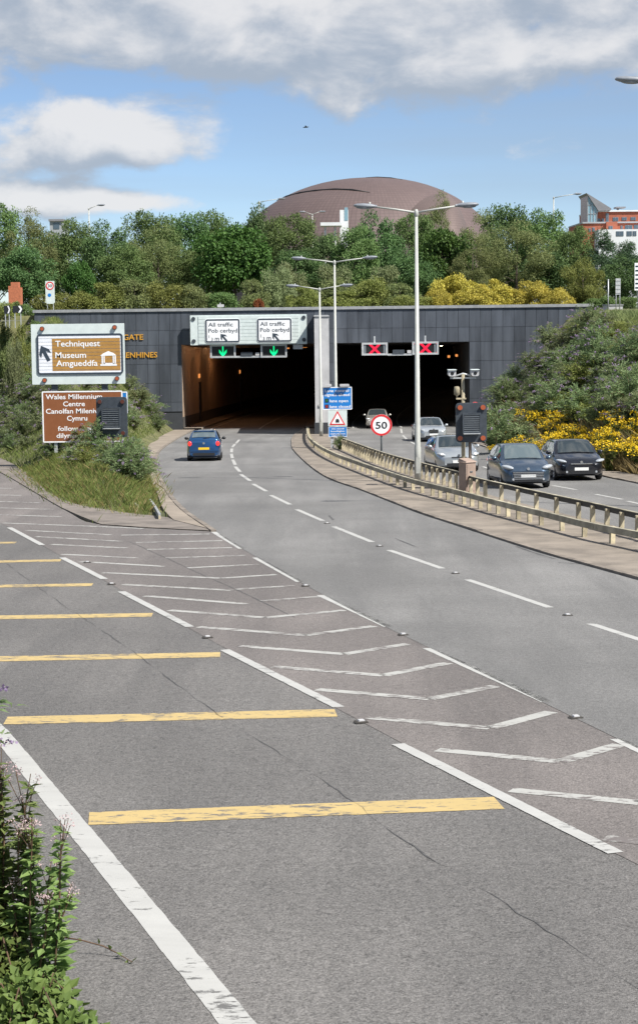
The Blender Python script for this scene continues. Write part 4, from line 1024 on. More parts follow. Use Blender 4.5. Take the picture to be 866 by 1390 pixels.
# ------------------------------------------------------------------ buildings beyond the trees
M_brick = mat('red_brick', (.34,.105,.06), .85, .15, 1.5); M_wwall = mat('white_render', (.66,.68,.70), .8, .06, .5); M_pane = mat('window_glass', (.07,.10,.13), .12, spec=.8)
M_wframe = mat('window_frame', (.32,.34,.36), .6); M_metalroof = mat('grey_metal_roof', (.20,.20,.215), .5, .1, .6); M_glz = mat('blue_glazing', (.20,.33,.40), .12, spec=.8)
def bronze(name, c1, c2, sc):
    m = bpy.data.materials.new(name); m.use_nodes = True; t = m.node_tree; b = t.nodes['Principled BSDF']; nb = NB(t)
    tcn = t.nodes.new('ShaderNodeTexCoord'); br = t.nodes.new('ShaderNodeTexBrick'); t.links.new(tcn.outputs['UV'], br.inputs[0])
    br.offset = 0; br.inputs['Scale'].default_value = sc; br.inputs['Mortar Size'].default_value = .035; br.inputs['Brick Width'].default_value = .5; br.inputs['Row Height'].default_value = .5
    br.inputs['Color1'].default_value = (*c1,1); br.inputs['Color2'].default_value = (*c2,1); br.inputs['Mortar'].default_value = (*[x*.7 for x in c1],1)
    st = nb.noise(tcn.outputs['Object'], .06, 4)
    c = nb.mix(nb.m('MULTIPLY', nb.ramp(st,.35,.7), .35), br.outputs[0], tuple(x*.75 for x in c1))
    t.links.new(c, b.inputs['Base Color']); b.inputs['Roughness'].default_value = .62; b.inputs['Metallic'].default_value = .1
    return m
M_br1 = bronze('bronze_cladding', (.124,.089,.086), (.142,.102,.098), 26); M_br2 = bronze('pale_bronze_cladding', (.140,.104,.096), (.158,.117,.107), 26)
YD = 520.0
dome = thing('domed_building', 'huge bronze-clad domed hall rising behind the trees', 'building', (P(505,420,YD).x, YD, 3.7))
def shell(name, cx, cy, rx, ry, h, skew, m, u0=0, u1=1, par=dome, pw=2.2, rxr=None):
    me = MB(); U, V = 72, 22; uv = []
    for j in range(V+1):
        v = j/V; zz = h*math.sin(v*math.pi/2); rr = max(.0, math.cos(v*math.pi/2))**(2/pw)
        for i in range(U+1):
            a = 2*math.pi*(u0+(u1-u0)*i/U); ca, sa = math.cos(a), math.sin(a)
            me.v.append((cx+(rx if ca < 0 or rxr is None else rxr)*rr*ca + skew*zz, cy+ry*rr*sa, zz)); uv.append((i/U*3.2, v*1.0))
    for j in range(V):
        for i in range(U): me.f.append((j*(U+1)+i, j*(U+1)+i+1, (j+1)*(U+1)+i+1, (j+1)*(U+1)+i)); me.sm.append(True)
    mesh = me.mesh(name, m); l = mesh.uv_layers.new(name='UVMap')
    for lp in mesh.loops: l.data[lp.index].uv = uv[lp.vertex_index]
    return put(name, mesh, par)
kd = YD/FPX; zd = lambda py: P(505, py, YD).z-3.7
hD = zd(241.5)
shell('roof_shell', -.5*kd, 0, 215*kd, 44, hD, .0, M_br1, rxr=200*kd)
shell('front_shell', 90*kd, -10, 135*kd, 42, zd(268), 0, M_br2, rxr=44*kd)
def slit(pts, wd, name='window_slit', y=-35):
    m = MB()
    P3 = []
    for px, py in pts:
        x = (px-505)*kd; z = zd(py)
        # push the slit to the surface of the shell
        v = math.asin(max(0,min(1,z/hD))); rr = math.cos(v)**(2/2.2); dx = (x+.5*kd)/((215 if x < 0 else 200)*kd); s_ = max(0, rr*rr-dx*dx)
        P3.append(Vector((x, -44*math.sqrt(s_)-.25, z)))
    m.tube(P3, [wd*.25]+[wd]*(len(P3)-2)+[wd*.25], 6); return m.build(name, M_black, dome)
slit([(378,271),(392,267.5),(410,264.5),(430,263),(455,262.5),(478,264.5),(500,268.5)], .26); slit([(497,243.5),(512,243.2),(530,244.6),(545,247)], .2)
for i in range(7):                  # seams between the bands of sheeting
    pass
tw = MB(); x = (465-505)*kd; tw.box(x-1.1, x+1.1, -48, -45, 0, zd(297)); tw.build('stair_tower', M_wwall, dome); MB().box(x+.1,x+1.0,-48.1,-48,zd(310),zd(294)).build('tower_glazing', M_glz, dome)
for px in (440, 452):
    x = (px-505)*kd; MB().tube([(x,-50,0),(x+.4,-50,zd(316))], .25, 8).build('canopy_post', M_wwall, dome)
MB().box((436-505)*kd,(462-505)*kd,-52,-44,zd(317),zd(313)).build('canopy', M_wwall, dome)

YB = 330.0; kb = YB/FPX
bl_ = thing('brick_building', 'red brick office block with pointed glazed corner, far right', 'building', (P(830,420,YB).x, YB, 3.7))
def L_(px, py): return (px-830)*kb, P(830,py,YB).z-3.7
def rect(name, px0, px1, py0, py1, y0, y1, m, par=bl_):
    x0, z0 = L_(px0, py1); x1, z1 = L_(px1, py0); return MB().box(x0, x1, y0, y1, z0, z1).build(name, m, par)
rect('lower_block', 790, 905, 303, 420, 0, 18, M_brick); rect('upper_block', 804, 905, 287, 302.5, 1.2, 17, M_brick)
rect('cornice', 789.6, 905.5, 301, 303, -.25, 18.2, M_wframe); rect('upper_cornice', 803.6, 905.5, 285, 287, .9, 17.2, M_wwall)
rect('bay', 821, 836, 301.5, 314.5, -.8, 0, M_brick)
def win(px0, px1, py0, py1, y, n=1, par=bl_):
    f_ = rect('window', px0, px1, py0, py1, y-.06, y+.02, M_wframe, par); w = (px1-px0)/n
    for i in range(n): rect('pane', px0+w*i+.25, px0+w*(i+1)-.25, py0+.25, py1-.25, y-.09, y-.06, M_pane, f_)
for a, b, c, d in ((811,815,296,301),(817,820.5,296,301),(822.5,826.5,289,300.5),(832,839.5,294.5,299.5),(844,851,294.5,299),(856,863,294.5,299)): win(a,b,c,d,1.2,2)
for a, b, c, d in ((798,801,309.5,314.5),(803,806.5,308.5,314.5),(841,844,306.5,312),(847,857,306,311.5),(859,868,305.5,311)): win(a,b,c,d,0,2)
win(824,829.5,307,311.5,-.8,2)
rect('white_wing', 806, 905, 313, 420, -5, -.05, M_wwall)
for a, b in ((829,839),(843,850),(851,856),(862,872)): win(a,b,315.5,322,-5,2)
x0, z0 = L_(797,301.5); x1, z1 = L_(797,264); x2, z2 = L_(811,284); x3, _ = L_(808,301.5)
MB().prism([(x0,z0),(x3,z0),(x2,z2),(x1,z1)], .0, 9).build('glazed_corner', M_glz, bl_)
for px, py in ((797,264),(801,269.5),(805,275.5),(809,281)):
    a, b = L_(px, py); MB().box(a-.06,a+.06,-.1,0,z0,b).build('mullion', M_wframe, bl_)
for py in (290, 278):
    a, b = L_(797,py); c, _ = L_(809 if py > 285 else 806,py); MB().box(a,c,-.1,0,b-.05,b+.05).build('transom', M_wframe, bl_)
x4, z4 = L_(828,284); MB().prism([(x1-.3,z1+.3),(x2,z2-.3),(x4,z4-.2),(x4,z4+.15)], -.4, 10).build('sloping_roof', M_metalroof, bl_)
rect('roof_plant', 840, 853, 279, 281, 4, 7, M_metalroof); rect('plant_leg', 843, 845, 281, 285, 5, 6, M_metalroof)
hb = thing('low_building', 'grey flat roof just showing between the left treetops', 'building', (P(80,420,260).x, 260, 3.7))
kk = 260/FPX; zz = P(80,297.5,260).z-3.7; MB().box(-9*kk,9*kk,0,6,0,zz-.3).build('wall', M_wframe, hb); MB().box(-10*kk,10*kk,-.3,6.3,zz-.3,zz).build('roof', M_metalroof, hb); MB().box(-4*kk,4*kk,-.06,0,zz-1.4,zz-.5).build('window', M_pane, hb)

# ------------------------------------------------------------------ roundabout level: paving, signs, brick pier
M_rb = M_main
def flat(name, pts, z, m):
    mb = MB(); mb.v = [(x,y,z) for x, y in pts]; mb.f = [tuple(range(len(pts)))]; mb.sm = [False]; return struct(name, mb, m)
flat('roundabout_road', [(21.5,112),(26,108),(60,106),(60,128),(25,126)], 3.62, M_rb); flat('roundabout_road', [(-60,108),(-19.5,112),(-19.0,118),(-60,124)], 3.50, M_rb)
yq = 155; bp = thing('brick_pier', 'orange-red brick pier among the trees at far left', 'pier', (P(22,400,yq).x, yq, 3.5)); kq = yq/FPX
q = [(-8.5,0),(8,0),(8,42),(5,42),(5,49),(-5,49),(-5,44),(-8.5,44)]
MB().prism([(x*kq, z*kq) for x, z in q], -.5, .5).build('brickwork', mat('orange_brick',(.42,.14,.07),.85,.2,6), bp); MB().box(-9.3*kq,8.8*kq,-.56,.56,0,.25).build('plinth', M_kerb, bp)
def chevron(px0, px1, py0, py1, label):
    s = Sg('chevron_board', label, 'sign', (px0+px1)/2, (py0+py1)/2, 132, 2.9, 0, 'roundabout chevron boards'); x0, z0 = s.l(px0,py1); x1, z1 = s.l(px1,py0); w = (x1-x0); h = z1-z0; zc = (z0+z1)/2
    b = MB().box(x0,x1,0,.04,z0,z1).build('board', M_sblack, s.t)
    MB().prism([(x0+w*.55,z0+.01),(x0+w*.78,z0+.01),(x1-.02,zc),(x0+w*.78,z1-.01),(x0+w*.55,z1-.01),(x0+w*.78,zc)], -.01, 0).build('chevron', M_swhite, b)
    for u in (-.3,.3): MB().box(u*w-.03,u*w+.03,.04,.1,0,z1).build('post', M_galv, s.t)
chevron(6,14.5,415,425.5,'left small black and white chevron board at the far left edge'); chevron(18,31,415,424.5,'right small black and white chevron board below the brick pier')
s = Sg('speed_sign_board', 'tall white board with red-ringed 30 above the left end of the portal', 'sign', 68.5, 396, 149, 3.4); t = s.t
x0, z0 = s.l(62.5,411); x1, z1 = s.l(74.5,381.5)
b = MB().box(x0,x1,0,.05,z0,z1).build('board', M_sgrey, t); zc = z1-(x1-x0)*.52
MB().disc(0,zc,.33,-.01,0,24).build('disc', M_swhite, b); MB().ring(0,zc,.25,.34,-.018,-.01,24).build('red_ring', M_red, b); text('30',0,zc-.13,.26,b,M_sblack,w=.36,y=-.01,cx=0,bold=.02)
MB().disc(-.06,zc-.78,.15,-.012,0,16).build('blue_disc', M_blue, b); MB().box(-.3,.3,-.012,0,zc-1.5,zc-1.2).build('small_text_panel', M_sgrey, b)
for u in (-.25,.25): MB().box(u-.03,u+.03,.05,.12,0,z1-.1).build('post', M_galv, t)
for px, lb in ((45.5,'taller white post left of the 30 sign'),(52.5,'second white post left of the 30 sign')):
    o = thing('white_post', lb, 'post', (P(px,400,153).x,153,3.5)); MB().box(-.05,.05,-.05,.05,0,1.7 if px < 50 else 1.3,bev=.015).build('shaft', M_swhite, o); MB().box(-.06,.06,-.06,.06,1.1,1.2).build('band', M_sgrey, o)
s = Sg('road_sign', 'grey back of a sign on two posts above the right end of the portal', 'sign', 838.5, 395, 140, 3.4); t = s.t
x0, z0 = s.l(835,400); x1, z1 = s.l(841.5,378); MB().box(x0,x1,0,.05,z0,z1).build('plate', M_galv, t)
for i in range(4): z = z0+(z1-z0)*(i+.5)/4; MB().box(x0,x1,-.03,0,z-.03,z+.03).build('channel', M_conc, t)
for u in (x0+.05,x1-.05): MB().tube([(u,.06,0),(u,.06,z1)],.04,8).build('post', M_galv, t)
s = Sg('sign_post', 'thin grey post left of the grey sign back, far right', 'post', 825, 400, 140, 3.4); _, z1 = s.l(825,380); MB().tube([(0,0,0),(0,0,z1)],.045,8).build('pole', M_galv, s.t); MB().lathe([(0,z1+.05),(.06,z1+.03),(.06,z1-.02)],10).build('cap', M_galv, s.t)
s = Sg('striped_sign', 'white sign with dark bars cut off by the right edge above the embankment', 'sign', 866, 377, 138, 3.4); x0, z0 = s.l(861,394); x1, z1 = s.l(873,357)
b = MB().box(x0,x1,0,.05,z0,z1).build('board', M_swhite, s.t)
for i in range(6): z = z0+(z1-z0)*(i+.6)/6.4; MB().box(x0+.06,x1-.06,-.012,0,z-.06,z+.06).build('bar', M_sdark, b)
MB().tube([(0,.1,0),(0,.1,z1)],.05,8).build('post', M_galv, s.t)
lw = thing('low_wall', 'short pale concrete plinth behind the right end of the portal', 'wall', (P(831,418,141).x,141,3.3)); MB().box(-.75,.75,-.3,.3,0,.75,bev=.04).build('plinth', M_conc, lw); MB().box(-.8,.8,-.35,.35,.75,.85).build('cap', M_cop, lw)
b_ = P(415,173,170); bd = thing('bird', 'tiny dark bird flying in the blue gap between clouds', 'bird', b_)
m = MB(); m.tube([(-.28,0,0),(-.1,0,.02),(.12,0,.03),(.22,0,.05),(.30,0,.04)],[.01,.06,.065,.045,.01],8)
m.add([(-.06,-.02,.05),(.10,-.02,.05),(.02,-.30,.16),(-.10,-.52,.10),(-.06,-.28,.12)],[(0,1,2),(0,2,4),(4,2,3)]); m.add([(-.06,.02,.05),(.10,.02,.05),(.02,.30,.16),(-.10,.52,.10),(-.06,.28,.12)],[(0,1,2),(0,2,4),(4,2,3)])
m.build('body', M_dark, bd)
# broken timber edging on the gore
for k_, (pts, lb) in enumerate((([(92,636),(112,648),(131,655),(150,660)],'weathered timber edging rail in the weeds below the brown sign'),([(158,664),(170,668),(179,676),(187,684)],'pale broken edging rail curving through the gore grass'),([(204,676),(210,684),(217,696)],'short leaning white edging board at the tip of the gore'))):
    g0 = G(*pts[0], .25); o = thing('edging_rail', lb, 'edging', (g0.x,g0.y,g0.z-.3)); pw = [Vector(G(*p,.20))-Vector((g0.x,g0.y,g0.z-.25)) for p in pts]
    ch = [Vector((p.x,p.y)) for p in pw]; m = MB()
    for i, p in enumerate(pw):
        tt = (ch[min(i+1,len(ch)-1)]-ch[max(i-1,0)]).normalized(); nn = Vector((-tt.y,tt.x,0))*.035
        m.v += [tuple(p-nn+Vector((0,0,-.11))),tuple(p+nn+Vector((0,0,-.11))),tuple(p+nn+Vector((0,0,.02))),tuple(p-nn+Vector((0,0,.02)))]
    for i in range(len(pw)-1):
        for a in range(4): b2 = (a+1)%4; m.f.append((4*i+a,4*i+b2,4*i+4+b2,4*i+4+a)); m.sm.append(False)
    m.f += [(0,1,2,3),(len(pw)*4-1,len(pw)*4-2,len(pw)*4-3,len(pw)*4-4)]; m.sm += [False]*2
    m.build('rail', (M_rail, M_rail, M_cop)[k_], o)
    for i in (0, len(pw)-1): p = pw[i]; MB().box(p.x-.03,p.x+.03,p.y-.03,p.y+.03,-.1,p.z-.03).build('stake', M_post, o)
# ------------------------------------------------------------------ vegetation
LM = dict(
 dark=leafmat('leaf_dark', (0.058,0.113,0.041), (0.154,0.243,0.085)), mid=leafmat('leaf_mid', (0.085,0.145,0.048), (0.210,0.300,0.100)), bright=leafmat('leaf_bright', (0.035,0.088,0.018), (0.110,0.204,0.044)),
 olive=leafmat('leaf_olive', (0.113,0.152,0.056), (0.284,0.323,0.127)), lime=leafmat('leaf_lime', (0.126,0.156,0.034), (0.312,0.342,0.102)), yellow=leafmat('leaf_yellow', (.27,.25,.035), (.70,.60,.13), .3, .08, .004),
 grey=leafmat('leaf_grey', (.125,.185,.075), (.31,.39,.19), .45), conif=leafmat('leaf_conifer', (0.044,0.083,0.044), (0.110,0.169,0.083)), pale=leafmat('leaf_pale', (.15,.19,.085), (.36,.41,.21), .42),
 purple=leafmat('flower_purple', (.20,.14,.25), (.36,.27,.41), .25), rag=leafmat('flower_yellow', (.50,.34,.010), (.78,.56,.020), .2, .05, .003), dry=leafmat('grass_dry', (.16,.12,.045), (.36,.29,.13), .3, .1),
 grass=leafmat('grass_green', (.070,.105,.022), (.22,.25,.07), .3, .1), pink=leafmat('flower_pink', (.42,.30,.31), (.62,.50,.50), .25, .05, .005), red=leafmat('leaf_russet', (.20,.06,.02), (.36,.13,.05)), near=leafmat('leaf_near', (.08,.13,.03), (.18,.245,.065), .32), neard=leafmat('leaf_near_dark', (.12,.185,.055), (.28,.37,.125), .42))
M_bark = mat('bark', (.085,.068,.052), .9, .3, 5, .5, 20); M_stem = mat('green_stem', (.09,.10,.04), .8, .2, 8); M_stemr = mat('brown_stem', (.10,.06,.035), .8, .2, 8)
def npmesh(name, V, F, m, smooth=False):
    me = bpy.data.meshes.new(name); V = np.asarray(V, np.float32); F = np.asarray(F, np.int32); k = F.shape[1]
    me.vertices.add(len(V)); me.vertices.foreach_set('co', V.ravel()); me.loops.add(F.size); me.loops.foreach_set('vertex_index', F.ravel())
    me.polygons.add(len(F)); me.polygons.foreach_set('loop_start', np.arange(0, F.size, k, dtype=np.int32))
    me.polygons.foreach_set('use_smooth', np.full(len(F), smooth))
    me.materials.append(m); me.update(calc_edges=True); me.validate(); return me
def nrm(a): return a/np.maximum(1e-9, np.linalg.norm(a, axis=-1, keepdims=True))
def leaves(P_, D, U, L, Wd):
    """pointed four-cornered leaves: base P, along D, blade across D x U"""
    n = len(P_); D = nrm(D); Sd = nrm(np.cross(D, U)); L = np.asarray(L).reshape(-1,1)*np.ones((n,1)); Wd = np.asarray(Wd).reshape(-1,1)*np.ones((n,1))
    Nn = np.cross(Sd, D)
    V = np.stack([P_, P_+D*L*.45+Sd*Wd*.5+Nn*L*.06, P_+D*L-Nn*L*.10, P_+D*L*.45-Sd*Wd*.5+Nn*L*.06], 1).reshape(-1,3)
    F = np.arange(4*n).reshape(-1,4)
    return V, F
def rdir(n, g): return nrm(g.normal(size=(n,3)))
def crown_mesh(name, g, m, rx, z0, z1, K, cr, N, ll, lw, shape='round', droop=0.0, ry=None):
    ry = ry or rx; zc = (z0+z1)/2; hz = (z1-z0)/2
    d = rdir(K, g); rad = g.uniform(.30, 1.0, (K,1))**.55
    c = d*rad
    if shape == 'cone': c[:,0:2] *= (1.0-.72*(c[:,2:3]*.5+.5))*1.25
    if shape == 'dome': c[:,2] = np.abs(c[:,2])*1.7-.85
    Cc = np.stack([c[:,0]*(rx-cr*.6), c[:,1]*(ry-cr*.6), zc+c[:,2]*(hz-cr*.5)], 1)
    crr = cr*g.uniform(.6, 1.25, K)
    k = g.integers(0, K, N); u = rdir(N, g); u[:,2] = u[:,2]*.9+.18; u = nrm(u)
    r = crr[k]*g.uniform(.55, 1.08, N)
    Pp = Cc[k] + u*r[:,None]*np.array([1.0,1.0,.78]) + g.normal(size=(N,3))*cr*.09
    D = nrm(u*.8 + g.normal(size=(N,3))*.75 + np.array([0,0,-.25-droop])); U = nrm(u*.8+np.array([0,0,.8])+g.normal(size=(N,3))*.55)
    V, F = leaves(Pp, D, U, ll*g.uniform(.6,1.3,N), lw*g.uniform(.7,1.2,N))
    return npmesh(name, V, F, m)
def trunk_mesh(g, h, r, z1, spread, nb=9):
    b = MB(); top = (g.normal()*.3, g.normal()*.3, z1*.82)
    b.tube([(0,0,-.4),(g.normal()*.08,g.normal()*.08,h),(top[0]*.5,top[1]*.5,z1*.55),top], [r*1.25,r,r*.6,r*.15], 8)
    for i in range(nb):
        a = 2*math.pi*i/nb+g.uniform(-.4,.4); z = h*.7+(z1*.6-h*.7)*g.uniform(0,1); L = spread*g.uniform(.55,.95)
        b.tube([(0,0,z),(math.cos(a)*L*.45,math.sin(a)*L*.45,z+L*.35),(math.cos(a)*L,math.sin(a)*L,z+L*.6)], [r*.42,r*.26,r*.07], 5)
    return b.mesh('trunk', M_bark)
KIND = {}
def kind(key, h, rx, m, seed, N, ll, lw, K=26, cr=1.1, z0=1.6, shape='round', droop=0, tr=.16, var=2):
    out = []
    for v in range(var):
        g = np.random.default_rng(seed+v*17)
        out.append((crown_mesh('crown', g, LM[m], rx, z0, h, K, cr, N, ll, lw, shape, droop), trunk_mesh(g, max(.5,z0*.9), tr, h, rx*.8)))
    KIND[key] = (h, rx*2, out)
kind('broad', 10, 4.2, 'dark', 1, 15000, .30, .17, 46, 1.15, 1.2); kind('mid', 10, 4.0, 'mid', 2, 15000, .27, .15, 46, 1.1, 1.2); kind('maple', 9, 4.2, 'bright', 3, 13000, .34, .25, 34, 1.25, .8)
kind('airy', 11, 4.0, 'olive', 4, 12000, .24, .10, 44, .95, 1.4, droop=.4); kind('conifer', 8, 2.6, 'conif', 5, 11000, .28, .09, 40, .8, .5, 'cone'); kind('lime', 4, 2.6, 'lime', 6, 9000, .21, .12, 26, .75, .0, 'dome', tr=.06)
kind('yellow', 4, 2.8, 'yellow', 7, 15000, .20, .11, 28, .75, .0, 'dome', tr=.06, var=3); kind('pale', 4, 2.4, 'pale', 8, 8000, .22, .10, 24, .7, .1, 'dome', tr=.06); kind('shrub', 4, 2.5, 'mid', 9, 8000, .22, .13, 24, .75, .0, 'dome', tr=.06); kind('willow', 6, 3.2, 'lime', 10, 10000, .30, .07, 30, .8, .3, droop=.3, tr=.08); kind('olivebush', 4, 2.6, 'olive', 12, 9000, .22, .12, 26, .75, .0, 'dome', tr=.06)
seq = {}
def tree(k, px, top, wpx, Y, label, name='tree', cat='tree', zb=3.7, group=None, depth=1.0):
    h0, w0, vs_ = KIND[k]; i = seq.get(k, 0); seq[k] = i+1; cm, tm = vs_[i % len(vs_)]
    p = P(px, top, Y); s = Y/FPX; h = max(.8, p.z-zb)
    t = thing(name, label, cat, (p.x, Y, zb), random.uniform(0,6.28), group); t.scale = (wpx*s/w0, wpx*s/w0*depth, h/h0)
    put('trunk' if cat == 'tree' else 'stems', tm, t); put('crown' if cat == 'tree' else 'foliage', cm, t); return t
TL = [ # kind, px, top, width, distance, label
 ('mid',-8,270,95,172,'dark feathery tree cut off by the left edge'),('airy',38,284,80,168,'loose olive-green tree second from the left edge'),('broad',62,300,80,182,'shaded tree below the grey flat roof at left'),
 ('mid',105,293,85,176,'rounded tree right of the flat roof under the single lamp'),('broad',150,298,85,170,'dark tree between the single lamp and the tall left clump'),('mid',205,281,90,180,'tall dark tree left of the bright maple, with ragged crown'),
 ('broad',245,276,90,186,'dark tree with the highest crown left of the maple'),('airy',215,305,95,166,'olive tree in front of the tall dark left clump'),('mid',290,281,85,190,'dark tree rising behind the left shoulder of the maple'),
 ('broad',345,275,80,188,'dark tree behind the right shoulder of the maple'),('mid',395,284,95,182,'dark tree below the left tip of the domed building'),('maple',318,295,112,160,'bright green maple with dense leafy crown over the left bore'),
 ('maple',108,348,48,157,'small bright green tree above the left end of the portal'),('broad',30,325,90,160,'dark overhanging tree behind the brick pier'),('mid',170,330,90,162,'leafy tree above the hidden GATE lettering'),
 ('broad',512,284,82,174,'dark leafy tree left of the tall near lamp, below the dome'),('mid',560,283,75,182,'tree directly behind the tall near lamp head'),('airy',600,262,60,196,'thin-topped tree against the right end of the dome'),
 ('maple',600,300,88,166,'bright green tree right of the tall near lamp'),('airy',650,285,90,178,'olive tree right of the dome, left of the tallest right crown'),('broad',692,262,92,186,'tallest tree on the right with pointed airy crown'),
 ('mid',740,280,95,180,'broad tree right of the tallest right crown'),('airy',700,300,110,166,'loose olive tree above the yellow shrub'),('mid',775,303,75,172,'tree sloping down towards the brick building'),('airy',640,318,80,163,'small olive tree behind the left end of the yellow shrub'),
 ('willow',790,346,72,155,'yellow-green willowy bush right of the yellow shrub'),('conifer',818,308,62,168,'dark conifer below the brick building'),('conifer',852,322,60,172,'dark conifer at the right edge below the white wing'),('broad',850,345,70,160,'dark shrubby tree behind the striped sign at right'),
 ('broad',445,306,75,176,'dark tree in front of the canopy of the dome'),('mid',480,302,80,165,'mid-green tree between the three lamp columns'),('broad',560,335,80,164,'dark low tree between lamp column and bright tree'),('mid',270,330,80,165,'tree left of the maple trunk'),('broad',400,330,90,170,'shaded tree right of the maple'),('broad',745,335,100,170,'shaded tree behind the willowy bush')]
for a in TL: tree(*a)
SL = [('lime',95,388,60,152,'low yellow-green shrub at the left end of the portal top'),('lime',140,378,70,152.5,'yellow-green shrub above the direction sign'),('olivebush',185,372,75,153,'olive shrub above the GATE lettering'),('lime',228,374,72,152.5,'yellow-green shrub above the left opening corner'),('olivebush',262,380,60,152,'small olive shrub left of the maple on the portal top'),
 ('shrub',300,392,60,152,'dark shrub at the foot of the maple'),('olivebush',345,372,52,153,'olive shrub right of the maple foot with russet twigs'),('pale',372,352,56,157,'pale upright shrub right of the maple'),('lime',412,384,60,152,'yellow-green shrub behind the smallest lamp heads'),('olivebush',450,372,70,154,'olive shrub behind the middle lamp column'),
 ('lime',500,368,70,154,'yellow-green shrub left of the tall lamp column'),('olivebush',545,378,64,153,'olive shrub just left of the tall lamp column'),('lime',470,392,80,152,'low lime shrub along the coping between the lamp columns'),('lime',560,396,70,151.5,'low lime shrub along the coping at the tall lamp column'),
 ('yellow',620,363,78,153.5,'golden yellow shrub, leftmost and tallest clump over the right bore'),('yellow',672,372,70,153,'golden yellow shrub, second clump over the right bore'),('yellow',718,376,66,152.6,'golden yellow shrub, third clump over the right bore'),('yellow',757,385,62,152,'golden yellow shrub, rightmost low clump'),('yellow',650,380,80,152,'golden yellow shrub hanging over the coping in front'),('yellow',596,388,50,152,'small golden shrub right beside the tall lamp column'),
 ('shrub',812,398,60,149.5,'dark shrub behind the right end of the coping'),('olivebush',800,380,50,156,'olive shrub below the willowy bush'),('pale',455,350,70,162,'pale green shrub mass behind the middle lamp arms'),('pale',395,345,60,165,'pale feathery shrub below the dome'),('pale',520,352,60,161,'pale shrub left of the tall lamp column'),('lime',60,396,50,150.5,'lime shrub beside the 30 sign'),('shrub',850,400,50,150,'dark low shrub near the right edge above the embankment'),('shrub',30,405,40,140,'leafy shrub behind the chevron boards'),('lime',5,405,40,136,'lime shrub at the left edge beside the chevrons')]
for a in SL: tree(*a, name='shrub', cat='shrub', zb=3.5)
for a in (('olivebush',8,428,34,116,'olive shrub at the left edge below the chevron boards'),('lime',30,430,30,114,'lime shrub below the right chevron board'),('shrub',48,428,26,120,'green shrub at the left end of the portal wall'),('pale',18,445,30,108,'pale shrub at the left edge above the signs')): tree(*a, name='shrub', cat='shrub', zb=tz(P(a[1],440,a[4]).x, a[4])-.2)
o = tree('olivebush',352,398,18,151.2,'small russet-leaved bush on the portal top right of the maple',name='shrub',cat='shrub',zb=3.5)
fo = [c for c in o.children if c.name.startswith('foliage')][0]; g = np.random.default_rng(5); fo.data = crown_mesh('foliage', g, LM['red'], 2.6, 0, 4, 18, .8, 3000, .3, .18, 'dome')

# buddleia: arching sprays ending in purple spikes
def buddleia(seed, h=3.0, r=1.7, n=70, fl=.5, m='grey'):
    g = np.random.default_rng(seed); PL, DL, UL, LL = [], [], [], []; FP, FD = [], []; st = MB()
    for i in range(n):
        a = g.uniform(0, 6.283); R_ = r*math.sqrt(g.uniform(.02,1)); H_ = h*g.uniform(.55,1.05)*(1-.42*(R_/r)**2)
        pts = []
        for j in range(8):
            u = j/7; pts.append((math.cos(a)*R_*u**1.4+g.normal()*.02, math.sin(a)*R_*u**1.4+g.normal()*.02, H_*(1-(1-u)**1.7)-.10*h*max(0,u-.75)*4*(R_/r)))
        pts = np.array(pts)
        if i % 3 == 0: st.tube(pts[::2].tolist()+[pts[-1].tolist()], [.03,.022,.016,.01,.006], 4, caps=False)
        m_ = 44; u = g.uniform(.18,1,m_)*7; k = np.minimum(6,u.astype(int)); f = (u-k)[:,None]; p = pts[k]*(1-f)+pts[k+1]*f; tdir = nrm(pts[k+1]-pts[k])
        out = nrm(np.stack([np.cos(g.uniform(0,6.28,m_)), np.sin(g.uniform(0,6.28,m_)), g.uniform(-.3,.5,m_)],1))
        PL.append(p+g.normal(size=(m_,3))*.05); DL.append(out*.8+tdir*.6); UL.append(np.array([0,0,1.])+g.normal(size=(m_,3))*.5); LL.append(g.uniform(.14,.30,m_))
        if g.uniform() < fl:
            m2 = 16; q = np.linspace(0,1,m2); d = nrm((pts[-1]-pts[-2])[None]+np.array([0,0,.05]))[0]; FP.append(pts[-1]+d*q[:,None]*.30+g.normal(size=(m2,3))*(.035*(1-q[:,None])+.008)); FD.append(nrm(g.normal(size=(m2,3))))
    V, F = leaves(np.concatenate(PL), np.concatenate(DL), np.concatenate(UL), np.concatenate(LL), .055); fm = npmesh('foliage', V, F, LM[m])
    fp = np.concatenate(FP); V, F = leaves(fp, np.concatenate(FD), rdir(len(fp), g), .075, .065); pm = npmesh('flower_spikes', V, F, LM['purple'])
    return fm, pm, st.mesh('stems', M_stemr)
BD = [buddleia(40, 3.0, 1.8, 80, .34), buddleia(41, 2.7, 1.9, 80, .16, 'grey'), buddleia(42, 2.4, 1.5, 70, .26, 'pale'), buddleia(43, 2.2, 1.6, 64, .1, 'lime')]
def bush(v, x, y, s, label, group, sz=None, name='buddleia_bush', cat='bush'):
    t = thing(name, label, cat, (x, y, tz(x,y)-.1), random.uniform(0,6.28), group); t.scale = (s, s, sz or s*random.uniform(.85,1.15))
    fm, pm, sm = BD[v]; put('stems', sm, t); put('foliage', fm, t); put('flower_spikes', pm, t, 'stuff'); return t
def on_slope(px, py, y0, y1, up=0):   # where the sight line through a pixel meets the sloping ground
    d = ray(px, py); ys_ = np.linspace(y0, y1, 240); tt = ys_/d.y; xx = d.x*tt; zz_ = CAM.z+d.z*tt
    k = np.nonzero(terrain(xx, ys_)+up >= zz_)[0]
    if len(k) == 0: return None
    return float(xx[k[0]]), float(ys_[k[0]])
